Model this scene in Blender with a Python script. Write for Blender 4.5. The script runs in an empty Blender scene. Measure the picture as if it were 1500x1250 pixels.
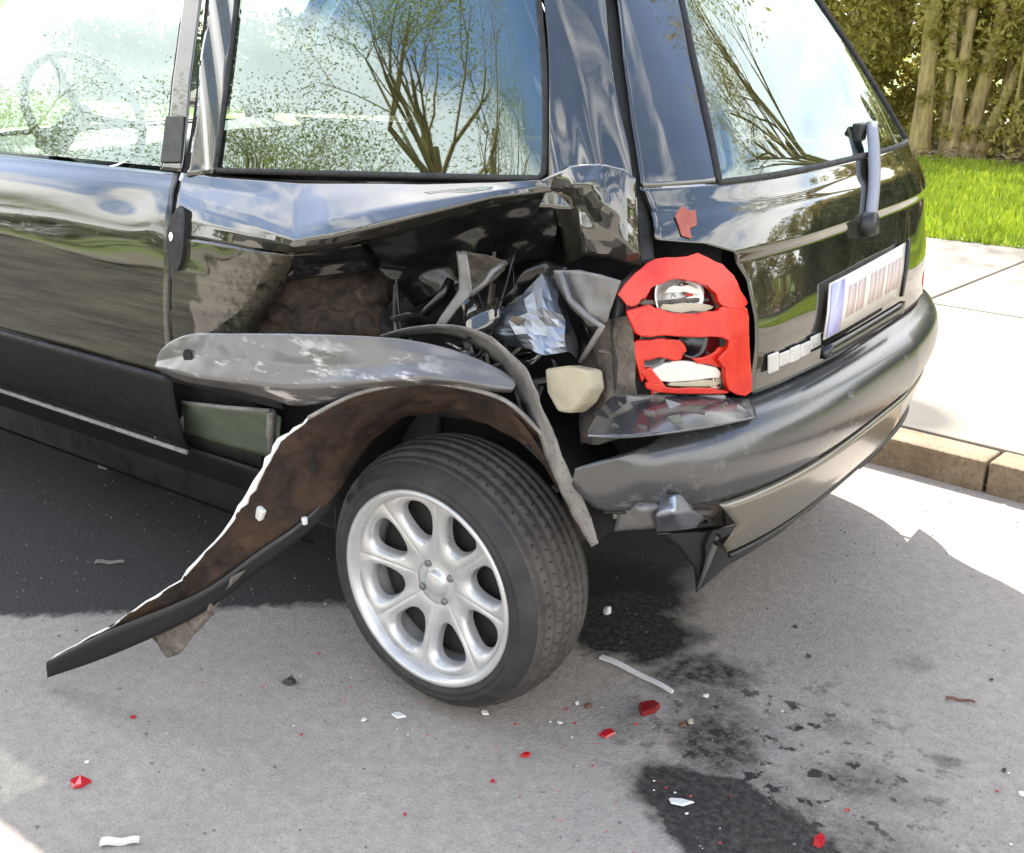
import bpy, bmesh, math, random
import numpy as np
from mathutils import Vector, Matrix, noise as mnoise
random.seed(7); np.random.seed(7)
R=math.radians
scene=bpy.context.scene
COL=scene.collection
# ------------------------------------------------------------------ camera, sky, sun, exposure
cam_d=bpy.data.cameras.new('camera'); cam=bpy.data.objects.new('camera',cam_d); COL.objects.link(cam); scene.camera=cam
cam_d.sensor_fit='HORIZONTAL'; cam_d.sensor_width=36.0; cam_d.lens=1579.0/1500*36.0
cam_d.clip_start=.05; cam_d.clip_end=3000
cam.location=(1.2009, -1.3622, 1.2412)
cam.rotation_euler=(R(90-19.7),0,R(36.2))
# shadow on the ground per metre of height: (+K, -M)
SK,SM=.80,.65
sun_dir=Vector((-SK,SM,1)).normalized()
sun_el=math.asin(sun_dir.z)
world=bpy.data.worlds.new('World'); scene.world=world; world.use_nodes=True
def build_world():
    nt=world.node_tree; N=nt.nodes; L=nt.links; N.clear()
    out=N.new('ShaderNodeOutputWorld'); bg=N.new('ShaderNodeBackground'); bg.inputs[1].default_value=.14
    sky=N.new('ShaderNodeTexSky'); sky.sky_type='NISHITA'; sky.sun_disc=False; sky.sun_elevation=sun_el
    sky.sun_rotation=math.atan2(sun_dir.x,sun_dir.y); sky.air_density=1.0; sky.dust_density=1.4; sky.ozone_density=1.0
    tc=N.new('ShaderNodeTexCoord'); mp=N.new('ShaderNodeMapping'); mp.inputs['Scale'].default_value=(1,1,2.6); mp.inputs['Location'].default_value=(.3,1.7,.2)
    n1=N.new('ShaderNodeTexNoise'); n1.inputs['Scale'].default_value=2.1; n1.inputs['Detail'].default_value=7; n1.inputs['Roughness'].default_value=.55; n1.inputs['Distortion'].default_value=.35
    cr=N.new('ShaderNodeValToRGB'); cr.color_ramp.elements[0].position=.46; cr.color_ramp.elements[1].position=.60
    n2=N.new('ShaderNodeTexNoise'); n2.inputs['Scale'].default_value=6; n2.inputs['Detail'].default_value=5
    c2=N.new('ShaderNodeValToRGB'); c2.color_ramp.elements[0].color=(4.0,4.2,4.35,1); c2.color_ramp.elements[1].color=(8.2,8.05,7.8,1)
    mx=N.new('ShaderNodeMixRGB')
    L.new(tc.outputs['Generated'],mp.inputs[0]); L.new(mp.outputs[0],n1.inputs['Vector']); L.new(mp.outputs[0],n2.inputs['Vector'])
    sp=N.new('ShaderNodeSeparateXYZ'); L.new(tc.outputs['Generated'],sp.inputs[0])
    bz=N.new('ShaderNodeMapRange'); bz.inputs[1].default_value=.37; bz.inputs[2].default_value=.54; bz.inputs[3].default_value=.18; bz.inputs[4].default_value=-.015
    L.new(sp.outputs[2],bz.inputs[0]); ad=N.new('ShaderNodeMath'); L.new(n1.outputs['Fac'],ad.inputs[0]); L.new(bz.outputs[0],ad.inputs[1])
    L.new(ad.outputs[0],cr.inputs[0]); L.new(n2.outputs['Fac'],c2.inputs[0])
    L.new(cr.outputs[0],mx.inputs[0]); L.new(sky.outputs[0],mx.inputs[1]); L.new(c2.outputs[0],mx.inputs[2])
    L.new(mx.outputs[0],bg.inputs[0]); L.new(bg.outputs[0],out.inputs[0])
build_world()
sun_d=bpy.data.lights.new('sun','SUN'); sun_d.energy=4.2; sun_d.angle=R(.53); sun_d.color=(1,.95,.87)
sun=bpy.data.objects.new('sun',sun_d); COL.objects.link(sun); sun.location=(-4,3,6)
sun.rotation_euler=(-sun_dir).to_track_quat('-Z','Y').to_euler()
vs=scene.view_settings; vs.view_transform='Standard'; vs.look='None'; vs.gamma=1; vs.exposure=2.25; vs.use_curve_mapping=False
scene.cycles.max_bounces=6; scene.cycles.diffuse_bounces=3; scene.cycles.glossy_bounces=4; scene.cycles.transmission_bounces=4; scene.cycles.transparent_max_bounces=14

# ------------------------------------------------------------------ helpers
# ---- car body master surface: S(v, z); v metres along the plan outline (v<0 left flank, 0..2LH around the tail, >2LH right flank)
def pchip(T):
    xs=[t[0] for t in T]; ys=[t[1] for t in T]; n=len(xs)
    h=[xs[i+1]-xs[i] for i in range(n-1)]; d=[(ys[i+1]-ys[i])/h[i] for i in range(n-1)]
    m=[d[0]]+[0.0]*(n-2)+[d[-1]]
    for i in range(1,n-1):
        if d[i-1]*d[i]>0:
            w1=2*h[i]+h[i-1]; w2=h[i]+2*h[i-1]; m[i]=(w1+w2)/(w1/d[i-1]+w2/d[i])
    def f(x):
        x=min(max(x,xs[0]),xs[-1]); i=0
        while i<n-2 and x>xs[i+1]: i+=1
        t=(x-xs[i])/h[i]; t2=t*t; t3=t2*t
        return (2*t3-3*t2+1)*ys[i]+(t3-2*t2+t)*h[i]*m[i]+(-2*t3+3*t2)*ys[i+1]+(t3-t2)*h[i]*m[i+1]
    return f
_ins=pchip([(.15,.13),(.25,.085),(.35,.045),(.5,.012),(.6,.003),(.68,0),(.78,.003),(.86,.013),(.91,.031),(.945,.056),(.97,.083),(.985,.094),(1.0,.10)])
_xr=pchip([(.15,.36),(.3,.46),(.45,.505),(.6,.52),(.75,.515),(.85,.50),(.95,.475),(1.0,.455),(1.03,.44)])
XC=pchip([(.15,.10),(.9,.10),(.97,.095),(1.05,.07),(1.42,-.12)])
NN=3.2
def INS(z): return _ins(z) if z<1.0 else .10+.33*(z-1)+.09*(z-1)**2
def XR(z): return _xr(z) if z<1.03 else .44-.65*(z-1.03)-.12*(z-1.03)**2
_ta=[]; _tl=[]
def _tab():
    L=0; p=None
    for i in range(2001):
        th=i/2000*math.pi/2
        x=.42*math.sin(th)**(2/NN); y=.8-.8*max(math.cos(th),0)**(2/NN)
        if p: L+=math.hypot(x-p[0],y-p[1])
        p=(x,y); _ta.append(th); _tl.append(L)
_tab(); LH=_tl[-1]
def _ang(v):
    import bisect
    i=min(max(bisect.bisect_right(_tl,v)-1,0),1999)
    t=(v-_tl[i])/(_tl[i+1]-_tl[i]); return _ta[i]+(_ta[i+1]-_ta[i])*min(max(t,0),1)
def S(v,z):
    b=.8-INS(z); xr=XR(z); xc=XC(z)
    if v<=0: return (xc+v,.8-b,z)
    if v>=2*LH: return (xc-(v-2*LH),.8+b,z)
    r=v>LH; th=_ang(2*LH-v if r else v)
    X=xc+(xr-xc)*math.sin(th)**(2/NN); Y=b*max(math.cos(th),0)**(2/NN)
    return (X,.8+Y if r else .8-Y,z)

def lk(o,parent=None):
    COL.objects.link(o)
    if parent is not None:
        o.parent=parent
        if parent.type=='EMPTY': o.matrix_parent_inverse=Matrix.Translation(-Vector(parent.location))
    return o
def tag(o,label=None,cat=None,group=None,kind=None):
    if label: o['label']=label
    if cat: o['category']=cat
    if group: o['group']=group
    if kind: o['kind']=kind
    return o
def empty(name,loc,label,cat,group=None):
    o=bpy.data.objects.new(name,None); o.location=loc; o.empty_display_size=.1; COL.objects.link(o)
    return tag(o,label,cat,group)
def mk(name,verts,faces,mat,parent=None,smooth=True,thick=0,loc=None,bevel=0,auto=None):
    me=bpy.data.meshes.new(name); me.from_pydata([tuple(v) for v in verts],[],faces); me.validate()
    if mat: me.materials.append(mat)
    o=bpy.data.objects.new(name,me)
    if smooth: me.polygons.foreach_set('use_smooth',[True]*len(me.polygons))
    if auto is not None:
        bm=bmesh.new(); bm.from_mesh(me); bmesh.ops.recalc_face_normals(bm,faces=bm.faces)
        for e in bm.edges:
            if len(e.link_faces)==2 and e.calc_face_angle(0)>R(auto): e.smooth=False
        bm.to_mesh(me); bm.free()
    lk(o,parent)
    if loc is not None: o.location=loc
    if thick:
        m=o.modifiers.new('thick','SOLIDIFY'); m.thickness=thick; m.offset=0
    if bevel:
        m=o.modifiers.new('bev','BEVEL'); m.width=bevel; m.segments=2; m.limit_method='ANGLE'; m.angle_limit=R(35)
    return o
def gridfaces(n,m,close=False):
    F=[]
    for i in range(n-1):
        for j in range(m-1 if not close else m):
            a=i*m+j; b=i*m+(j+1)%m; F.append((a,b,b+m,a+m))
    return F
def grid(name,rows,mat,parent=None,**k):
    n=len(rows); m=len(rows[0]); V=[p for r in rows for p in r]
    return mk(name,V,gridfaces(n,m),mat,parent,**k)
def cr1(P,sub,lin=False):
    """resample a control polyline; P list of tuples"""
    P=[np.array(p,float) for p in P]; out=[]
    for i in range(len(P)-1):
        p0=P[max(i-1,0)]; p1=P[i]; p2=P[i+1]; p3=P[min(i+2,len(P)-1)]
        for k in range(sub):
            t=k/sub
            if lin: out.append(p1*(1-t)+p2*t)
            else: out.append(.5*((2*p1)+(-p0+p2)*t+(2*p0-5*p1+4*p2-p3)*t*t+(-p0+3*p1-3*p2+p3)*t**3))
    out.append(P[-1]); return out
def crgrid(rows,su,sv,linu=False,linv=False):
    rr=[cr1(r,su,linu) for r in rows]; cols=[cr1([r[j] for r in rr],sv,linv) for j in range(len(rr[0]))]
    return [[cols[j][i] for j in range(len(cols))] for i in range(len(cols[0]))]
def crumple(rows,amp,freq,seed=0,sharp=False,fix=None):
    out=[]
    for i,r in enumerate(rows):
        q=[]
        for j,p in enumerate(r):
            v=Vector(p)*freq+Vector((seed*7.3,seed*3.1,0))
            d=mnoise.noise(v)
            if sharp: d=(abs(d)-.25)*1.6
            d2=mnoise.noise(v*2.7)*.4
            w=1 if fix is None else fix(i/(len(rows)-1),j/(len(r)-1))
            q.append(np.array(p)+np.array((d2*.5,-(d+d2),d2*.4))*amp*w)
        out.append(q)
    return out
def tube(name,path,rad,mat,parent=None,n=8,cap=True,**k):
    P=[Vector(p) for p in path]; V=[];F=[]
    if not hasattr(rad,'__len__'): rad=[rad]*len(P)
    up=None
    for i,p in enumerate(P):
        t=(P[min(i+1,len(P)-1)]-P[max(i-1,0)]).normalized()
        if up is None: up=t.orthogonal().normalized()
        up=(up-t*up.dot(t)); up=up.normalized() if up.length>1e-6 else t.orthogonal().normalized()
        s=t.cross(up)
        for a in range(n):
            th=a/n*2*math.pi; V.append(p+(up*math.cos(th)+s*math.sin(th))*rad[i])
    F=gridfaces(len(P),n,True)
    if cap: F.append(tuple(range(n))[::-1]); F.append(tuple(range((len(P)-1)*n,len(P)*n)))
    return mk(name,V,F,mat,parent,**k)
def box(name,c,s,mat,parent=None,rot=None,bevel=.004,**k):
    V=[]
    for x in (-1,1):
        for y in (-1,1):
            for z in (-1,1):
                v=Vector((x*s[0]/2,y*s[1]/2,z*s[2]/2))
                if rot: v=rot@v
                V.append(v+Vector(c))
    F=[(0,1,3,2),(4,6,7,5),(0,4,5,1),(2,3,7,6),(0,2,6,4),(1,5,7,3)]
    return mk(name,V,F,mat,parent,smooth=False,bevel=bevel,**k)
def lathe(name,prof,axis_o,mat,parent=None,n=64,ax='y',**k):
    """prof: (r, a) pairs, revolved about the y axis through axis_o"""
    V=[]
    for r,a in prof:
        for i in range(n):
            t=2*math.pi*i/n; V.append((axis_o[0]+r*math.cos(t),axis_o[1]+a,axis_o[2]+r*math.sin(t)))
    return mk(name,V,gridfaces(len(prof),n,True),mat,parent,**k)
def SN(v,z,off=0.0):
    p=Vector(S(v,z))
    if off==0: return p
    e=.004
    a=Vector(S(v+e,z))-Vector(S(v-e,z)); b=Vector(S(v,min(z+e,1.42)))-Vector(S(v,z-e)); n=a.cross(b).normalized()
    return p+n*off
def resamp(P,n):
    P=[np.array(p,float) for p in P]; d=[0]
    for i in range(1,len(P)): d.append(d[-1]+np.linalg.norm(P[i]-P[i-1]))
    out=[]
    for k in range(n+1):
        s=d[-1]*k/n; i=0
        while i<len(P)-2 and s>d[i+1]: i+=1
        t=(s-d[i])/max(d[i+1]-d[i],1e-9); out.append(P[i]*(1-t)+P[i+1]*t)
    return out
def patch(name,A,B,n,m,mat,parent=None,off=0.0,dis=None,thick=.002,**k):
    A=resamp(A,m); B=resamp(B,m); rows=[]
    for i in range(m+1):
        row=[]
        for j in range(n+1):
            t=j/n; v,z=A[i]*(1-t)+B[i]*t
            o=off(v,z) if callable(off) else off
            p=SN(v,z,o)
            if dis: p=p+Vector(dis(v,z))
            row.append(p)
        rows.append(row)
    return grid(name,rows,mat,parent,thick=thick,**k)
def splate(name,poly,mat,parent=None,off=.0,h=.012,**k):
    """a plate cut to an outline on the body surface, standing off + thickness h"""
    bm=bmesh.new(); lo=[bm.verts.new(SN(v,z,off)) for v,z in poly]; hi=[bm.verts.new(SN(v,z,off+h)) for v,z in poly]
    n=len(poly); f=[bm.faces.new(hi),bm.faces.new(lo[::-1])]
    for i in range(n): bm.faces.new((lo[i],lo[(i+1)%n],hi[(i+1)%n],hi[i]))
    bmesh.ops.recalc_face_normals(bm,faces=bm.faces); bmesh.ops.triangulate(bm,faces=f)
    me=bpy.data.meshes.new(name); bm.to_mesh(me); bm.free(); me.materials.append(mat)
    o=bpy.data.objects.new(name,me); lk(o,parent)
    m=o.modifiers.new('bev','BEVEL'); m.width=.0025; m.segments=2; m.limit_method='ANGLE'; m.angle_limit=R(40)
    return o
# ------------------------------------------------------------------ materials
class MT:
    def __init__(s,name):
        s.m=bpy.data.materials.new(name); s.m.use_nodes=True; s.nt=s.m.node_tree; s.N=s.nt.nodes; s.L=s.nt.links
        s.b=s.N.get('Principled BSDF'); s.out=s.N.get('Material Output'); s._pos=None
    def new(s,t,**k):
        n=s.N.new(t)
        for a,v in k.items():
            if a in n.inputs.keys() if hasattr(n.inputs,'keys') else False: n.inputs[a].default_value=v
            else: setattr(n,a,v)
        return n
    def pos(s,obj=False):
        if s._pos is None:
            if obj: s._pos=s.N.new('ShaderNodeTexCoord').outputs['Object']
            else: s._pos=s.N.new('ShaderNodeNewGeometry').outputs['Position']
        return s._pos
    def noise(s,scale,detail=4,rough=.55,vec=None,dist=0):
        n=s.N.new('ShaderNodeTexNoise'); n.inputs['Scale'].default_value=scale; n.inputs['Detail'].default_value=detail; n.inputs['Roughness'].default_value=rough; n.inputs['Distortion'].default_value=dist
        s.L.new(vec or s.pos(),n.inputs['Vector']); return n.outputs['Fac']
    def ramp(s,fac,stops):
        c=s.N.new('ShaderNodeValToRGB'); e=c.color_ramp.elements
        while len(e)<len(stops): e.new(.5)
        for k,(p,col) in enumerate(stops):
            e[k].position=p; e[k].color=(col,col,col,1) if not hasattr(col,'__len__') else (*col,1)
        s.L.new(fac,c.inputs[0]); return c.outputs[0]
    def mix(s,fac,a,b,t='MIX'):
        n=s.N.new('ShaderNodeMixRGB'); n.blend_type=t
        for i,v in ((0,fac),(1,a),(2,b)):
            if isinstance(v,(int,float)): n.inputs[i].default_value=v if i==0 else (v,v,v,1)
            elif isinstance(v,tuple): n.inputs[i].default_value=(*v,1)
            else: s.L.new(v,n.inputs[i])
        return n.outputs[0]
    def math(s,op,a,b=0.0,c=0.0,clamp=False):
        n=s.N.new('ShaderNodeMath'); n.operation=op; n.use_clamp=clamp
        for i,v in enumerate((a,b,c)):
            if isinstance(v,(int,float)): n.inputs[i].default_value=v
            else: s.L.new(v,n.inputs[i])
        return n.outputs[0]
    def set(s,k,v):
        i=s.b.inputs[k]
        if isinstance(v,(int,float)): i.default_value=v
        elif isinstance(v,tuple): i.default_value=(*v,1)
        else: s.L.new(v,i)
        return s
    def bump(s,h,strength=.3,dist=.01):
        n=s.N.new('ShaderNodeBump'); n.inputs['Strength'].default_value=strength; n.inputs['Distance'].default_value=dist
        s.L.new(h,n.inputs['Height']); s.L.new(n.outputs[0],s.b.inputs['Normal']); return s
M={}
def simple(name,col,rough=.5,metal=0,ns=40,var=.25,bump=.15,bd=.002,spec=None,coat=0,obj=False):
    t=MT(name); t.pos(obj)
    n=t.noise(ns,5); c=t.mix(n,tuple(x*(1-var) for x in col),tuple(min(1,x*(1+var)) for x in col))
    t.set('Base Color',c).set('Metallic',metal); t.set('Roughness',t.ramp(t.noise(ns*.6,4),[(.3,max(.02,rough*.75)),(.75,min(1,rough*1.25))]))
    if bump: t.bump(t.noise(ns*2.3,4),bump,bd)
    if spec is not None: t.set('IOR',spec)
    if coat: t.set('Coat Weight',coat)
    M[name]=t.m; return t
def paint():
    t=MT('black_paint')
    dirt=t.ramp(t.noise(7,6,.65),[(.30,.04),(.8,.22)])
    fine=t.ramp(t.noise(160,3,.6),[(.58,0.0),(.75,.10)])
    d=t.math('ADD',dirt,fine,clamp=True)
    t.set('Base Color',t.mix(d,(.005,.0052,.005),(.15,.14,.095)))
    t.set('Roughness',t.ramp(d,[(.1,.03),(.6,.22)])).set('IOR',1.6).set('Coat Weight',.9).set('Coat Roughness',.02).set('Coat IOR',1.6)
    t.bump(t.noise(9,2),.03,.004); M['paint']=t.m
paint()
def mud():
    t=MT('muddy_paint'); P=t.pos()
    ds=t.new('ShaderNodeVectorMath'); ds.operation='DISTANCE'; t.L.new(P,ds.inputs[0]); ds.inputs[1].default_value=(-.30,.03,.70)
    k=t.ramp(ds.outputs['Value'],[(.08,1.),(.30,0.)]); n=t.noise(55,6,.75); m=t.math('MULTIPLY',t.ramp(t.math('ADD',n,t.math('MULTIPLY',k,.22)),[(.60,0.),(.70,1.)]),t.ramp(k,[(0,.15),(.5,.9)]))
    mp=t.new('ShaderNodeMapping'); mp.inputs['Scale'].default_value=(2.2,6,46); t.L.new(P,mp.inputs[0]); film=t.ramp(t.noise(1.3,6,.68,vec=mp.outputs[0]),[(.34,.02),(.72,.62)]); c=t.mix(film,(.005,.005,.004),(.12,.115,.07)); c=t.mix(m,c,t.mix(t.noise(90,4),(.012,.010,.008),(.07,.053,.038)))  # dust film; its olive streaks also paint in the ground's reflection
    t.set('Base Color',c).set('Roughness',t.mix(m,t.mix(film,.03,.2),.8)).set('IOR',1.6).set('Coat Weight',t.mix(m,.8,0.)); t.bump(m,.3,.002); M['muddy_paint']=t.m
mud()
def glass(name,tint,ior):
    t=MT(name); t.N.remove(t.b)
    fr=t.new('ShaderNodeFresnel'); fr.inputs['IOR'].default_value=ior
    tr=t.new('ShaderNodeBsdfTransparent'); tr.inputs[0].default_value=(*tint,1)
    gl=t.new('ShaderNodeBsdfGlossy'); gl.inputs['Roughness'].default_value=.01; gl.inputs[0].default_value=(.86,1,.97,1)
    mx=t.new('ShaderNodeMixShader'); t.L.new(fr.outputs[0],mx.inputs[0]); t.L.new(tr.outputs[0],mx.inputs[1]); t.L.new(gl.outputs[0],mx.inputs[2])
    bp=t.new('ShaderNodeBump'); bp.inputs['Strength'].default_value=.01; bp.inputs['Distance'].default_value=.002
    t.L.new(t.noise(5,1),bp.inputs['Height']); t.L.new(bp.outputs[0],gl.inputs['Normal']); t.L.new(bp.outputs[0],fr.inputs['Normal'])
    t.L.new(mx.outputs[0],t.out.inputs[0]); M[name]=t.m
glass('glass',(.50,.57,.54),2.55)
simple('black_trim',(.008,.008,.008),.45,ns=90)
simple('gloss_trim',(.006,.006,.0065),.22,ns=60,spec=1.5)
simple('cladding',(.0055,.0055,.006),.5,ns=60,spec=1.3)
simple('rubber',(.008,.008,.008),.7,ns=120)
simple('dark_inside',(.006,.0055,.005),.8,ns=30)
simple('seat',(.05,.052,.055),.9,ns=150,bump=.4)
simple('bare_steel',(.25,.27,.31),.45,1,ns=35,var=.2,bump=.25,bd=.004)
simple('primer',(.15,.146,.142),.45,.3,ns=50,var=.25,bump=.2,bd=.003)
simple('wheel_silver',(.47,.465,.455),.34,.45,ns=30,var=.26,bump=.05)
simple('rim_inner',(.02,.018,.016),.8,ns=60)
simple('chrome',(.8,.8,.8),.12,1,ns=60,var=.05,bump=.05)
simple('white_plastic',(.58,.57,.54),.4,ns=60,var=.08,obj=True)
simple('beige_plastic',(.33,.295,.21),.5,ns=40,var=.15)
simple('wiper_grey',(.20,.21,.25),.55,ns=60,var=.1)
simple('green_sheet',(.10,.12,.085),.5,.2,ns=40,var=.3)
simple('plate_face',(.56,.52,.46),.35,ns=60,var=.06)
simple('plate_band',(.36,.36,.60),.35,ns=60,var=.06)
simple('plate_mark',(.44,.35,.32),.5,ns=60,var=.1)
def rusty(name,c1,c2,c3,metal=0,rough=.75,ns=14,stretch=None):
    t=MT(name)
    a=t.noise(ns,6,.65,dist=.6); b=t.noise(ns*5,5,.7)
    c=t.mix(t.ramp(a,[(.35,0.),(.65,1.)]),c1,c2); c=t.mix(t.ramp(b,[(.55,0.),(.7,.85)]),c,c3)
    t.set('Base Color',c).set('Roughness',t.ramp(b,[(.3,min(1,rough+.18)),(.7,rough)])).set('Metallic',metal).set('IOR',1.35); t.bump(t.math('ADD',b,t.noise(ns*14,4,.7)),.6,.004); M[name]=t.m
rusty('rust_liner',(.012,.009,.0075),(.055,.032,.019),(.02,.017,.015))
rusty('dirt_panel',(.010,.008,.0065),(.065,.045,.030),(.003,.0028,.0025),ns=24)
rusty('grey_brown',(.05,.044,.037),(.17,.145,.12),(.02,.017,.015),ns=24,rough=.6)
rusty('strip_outer',(.15,.14,.128),(.25,.235,.215),(.06,.05,.045),ns=20,rough=.5)
def scuffed(name,base,scr,rough,lo=.5,hi=.64,metal=0,ior=1.6,coat=0):
    t=MT(name); mp=t.new('ShaderNodeMapping'); mp.inputs['Scale'].default_value=(5,14,22); t.L.new(t.pos(),mp.inputs[0])
    s=t.noise(1.6,6,.7,vec=mp.outputs[0]); b=t.noise(5,5)
    f=t.math('MULTIPLY',t.ramp(s,[(lo,0.),(hi,1.)]),t.ramp(b,[(.42,0.),(.62,1.)]))
    t.set('Base Color',t.mix(f,base,scr)).set('Roughness',t.mix(f,rough,.6)).set('Metallic',metal).set('IOR',ior).set('Coat Weight',coat)
    t.bump(s,.15,.002); M[name]=t.m
scuffed('bumper_grey',(.030,.031,.033),(.15,.14,.13),.24,lo=.54,hi=.72,ior=1.65,coat=.25)
scuffed('bumper_low',(.10,.088,.062),(.2,.18,.14),.2,lo=.58,hi=.72,ior=1.8,coat=.3)  # tan base holds the sunlit ground's reflection as colour
scuffed('bar_grey',(.085,.08,.078),(.46,.44,.42),.28,lo=.55,hi=.64,ior=1.6,coat=.2)
def redlens():
    t=MT('red_lens'); n=t.noise(30,5,.7)
    t.set('Base Color',t.mix(t.ramp(n,[(.35,0.),(.7,1.)]),(.46,.010,.004),(.58,.030,.010))).set('Roughness',t.ramp(n,[(.3,.06),(.7,.28)])).set('IOR',1.45)
    w=t.new('ShaderNodeTexWave'); w.bands_direction='Z'; w.inputs['Scale'].default_value=110; w.inputs['Distortion'].default_value=.5; t.L.new(t.pos(),w.inputs['Vector'])
    t.set('Transmission Weight',.12); t.bump(t.mix(.8,w.outputs['Fac'],n),.22,.002); M['red_lens']=t.m
redlens()
def redshard():
    t=MT('red_shard'); t.set('Base Color',(.55,.02,.03)).set('Roughness',.12).set('Transmission Weight',.35); M['red_shard']=t.m
redshard()
simple('maroon',(.16,.008,.010),.3,obj=True,ns=30)
simple('dark_bit',(.03,.028,.027),.7,obj=True,ns=30)
simple('rust_red',(.26,.06,.035),.5,ns=50,var=.5)
simple('brown_bit',(.12,.05,.03),.6,obj=True,ns=30)
def tyre_mat():
    t=MT('tyre'); t.set('Base Color',t.mix(t.ramp(t.noise(18,6,.7),[(.35,0.),(.75,1.)]),(.011,.0105,.0105),(.034,.031,.029))).set('Roughness',.75); t.bump(t.noise(180,4),.25,.002); M['tyre']=t.m
tyre_mat()
def tread_mat():
    t=MT('tread'); t.set('Base Color',t.mix(t.ramp(t.noise(14,6,.7),[(.35,0.),(.75,1.)]),(.034,.030,.028),(.088,.076,.067))).set('Roughness',.85); t.bump(t.noise(160,4),.3,.002); M['tread']=t.m
tread_mat()
# ---- ground materials
def blobmask(t,vec,cx,cy,rx,ry,rot,soft=.5):
    mp=t.new('ShaderNodeMapping'); mp.vector_type='TEXTURE'; mp.inputs['Location'].default_value=(cx,cy,0); mp.inputs['Rotation'].default_value=(0,0,R(rot)); mp.inputs['Scale'].default_value=(rx,ry,1)
    t.L.new(vec,mp.inputs[0]); ln=t.new('ShaderNodeVectorMath'); ln.operation='LENGTH'; 
    fl=t.new('ShaderNodeVectorMath'); fl.operation='MULTIPLY'; fl.inputs[1].default_value=(1,1,0); t.L.new(mp.outputs[0],fl.inputs[0]); t.L.new(fl.outputs[0],ln.inputs[0])
    return t.ramp(ln.outputs['Value'],[(1-soft if soft<1 else 0,1.),(1.0,0.)])
def asphalt():
    t=MT('asphalt'); P=t.pos()
    agg=t.noise(230,3,.6); mid=t.noise(38,5,.65); big=t.noise(2.2,5,.6)
    vor=t.new('ShaderNodeTexVoronoi'); vor.inputs['Scale'].default_value=150; t.L.new(P,vor.inputs['Vector'])
    base=t.mix(t.ramp(big,[(.3,0.),(.7,1.)]),(.285,.246,.208),(.385,.337,.287))
    base=t.mix(t.ramp(mid,[(.35,.5),(.7,0.)]),base,(.16,.147,.132))
    stone=t.mix(vor.outputs['Color'],(.13,.12,.11),(.44,.405,.37)); base=t.mix(.16,base,stone)
    base=t.mix(t.ramp(agg,[(.30,.40),(.5,0.)]),base,(.10,.092,.085))
    # distorted position for stain outlines
    nz=t.new('ShaderNodeTexNoise'); nz.inputs['Scale'].default_value=9; nz.inputs['Detail'].default_value=6; nz.inputs['Roughness'].default_value=.68; t.L.new(P,nz.inputs['Vector'])
    sub=t.new('ShaderNodeVectorMath'); sub.operation='SUBTRACT'; t.L.new(nz.outputs['Color'],sub.inputs[0]); sub.inputs[1].default_value=(.5,.5,.5)
    sc=t.new('ShaderNodeVectorMath'); sc.operation='SCALE'; t.L.new(sub.outputs[0],sc.inputs[0]); sc.inputs['Scale'].default_value=.16
    ad=t.new('ShaderNodeVectorMath'); ad.operation='ADD'; t.L.new(P,ad.inputs[0]); t.L.new(sc.outputs[0],ad.inputs[1]); D=ad.outputs[0]
    # darker tarmac under the sill
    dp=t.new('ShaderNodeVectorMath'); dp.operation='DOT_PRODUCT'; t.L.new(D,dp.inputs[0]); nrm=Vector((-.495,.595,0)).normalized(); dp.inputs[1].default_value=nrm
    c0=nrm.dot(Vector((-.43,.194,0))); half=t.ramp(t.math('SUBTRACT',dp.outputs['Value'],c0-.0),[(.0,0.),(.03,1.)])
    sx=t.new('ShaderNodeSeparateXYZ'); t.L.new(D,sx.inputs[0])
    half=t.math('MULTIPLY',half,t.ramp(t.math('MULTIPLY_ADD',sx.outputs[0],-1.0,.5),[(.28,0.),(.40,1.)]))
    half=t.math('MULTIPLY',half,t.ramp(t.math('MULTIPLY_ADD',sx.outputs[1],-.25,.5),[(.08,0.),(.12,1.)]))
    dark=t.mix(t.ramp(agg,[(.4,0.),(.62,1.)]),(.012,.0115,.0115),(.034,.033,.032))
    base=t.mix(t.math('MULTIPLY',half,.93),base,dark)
    # leaked fluid
    wet=None; fl_=None
    for (cx,cy,rx,ry,rot,a,soft) in STAINS:
        k=t.math('MULTIPLY',blobmask(t,D,cx,cy,rx,ry,rot,soft),a)
        if soft<.45: wet=k if wet is None else t.math('MAXIMUM',wet,k)
        else: fl_=k if fl_ is None else t.math('MAXIMUM',fl_,k)
    spk=t.ramp(t.noise(42,6,.75),[(.40,1.),(.66,.40)])
    wet=t.math('MULTIPLY',wet,t.ramp(t.noise(70,4,.7),[(.4,1.),(.7,.82)]))
    wet=t.math('MAXIMUM',wet,t.math('MULTIPLY',fl_,spk))
    spl=t.math('MULTIPLY',t.ramp(t.noise(24,4,.6),[(.545,0.),(.63,.92)]),blobmask(t,D,.62,.27,.44,.34,-20,.6)); wet=t.math('MAXIMUM',wet,spl)
    base=t.mix(wet,base,(.007,.0065,.006))
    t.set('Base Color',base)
    t.set('Roughness',t.mix(wet,.88,.72)).set('IOR',1.3)
    h=t.math('ADD',t.math('MULTIPLY',agg,1.0),t.math('MULTIPLY',vor.outputs['Distance'],.8)); t.bump(h,.42,.004); M['asphalt']=t.m
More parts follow.
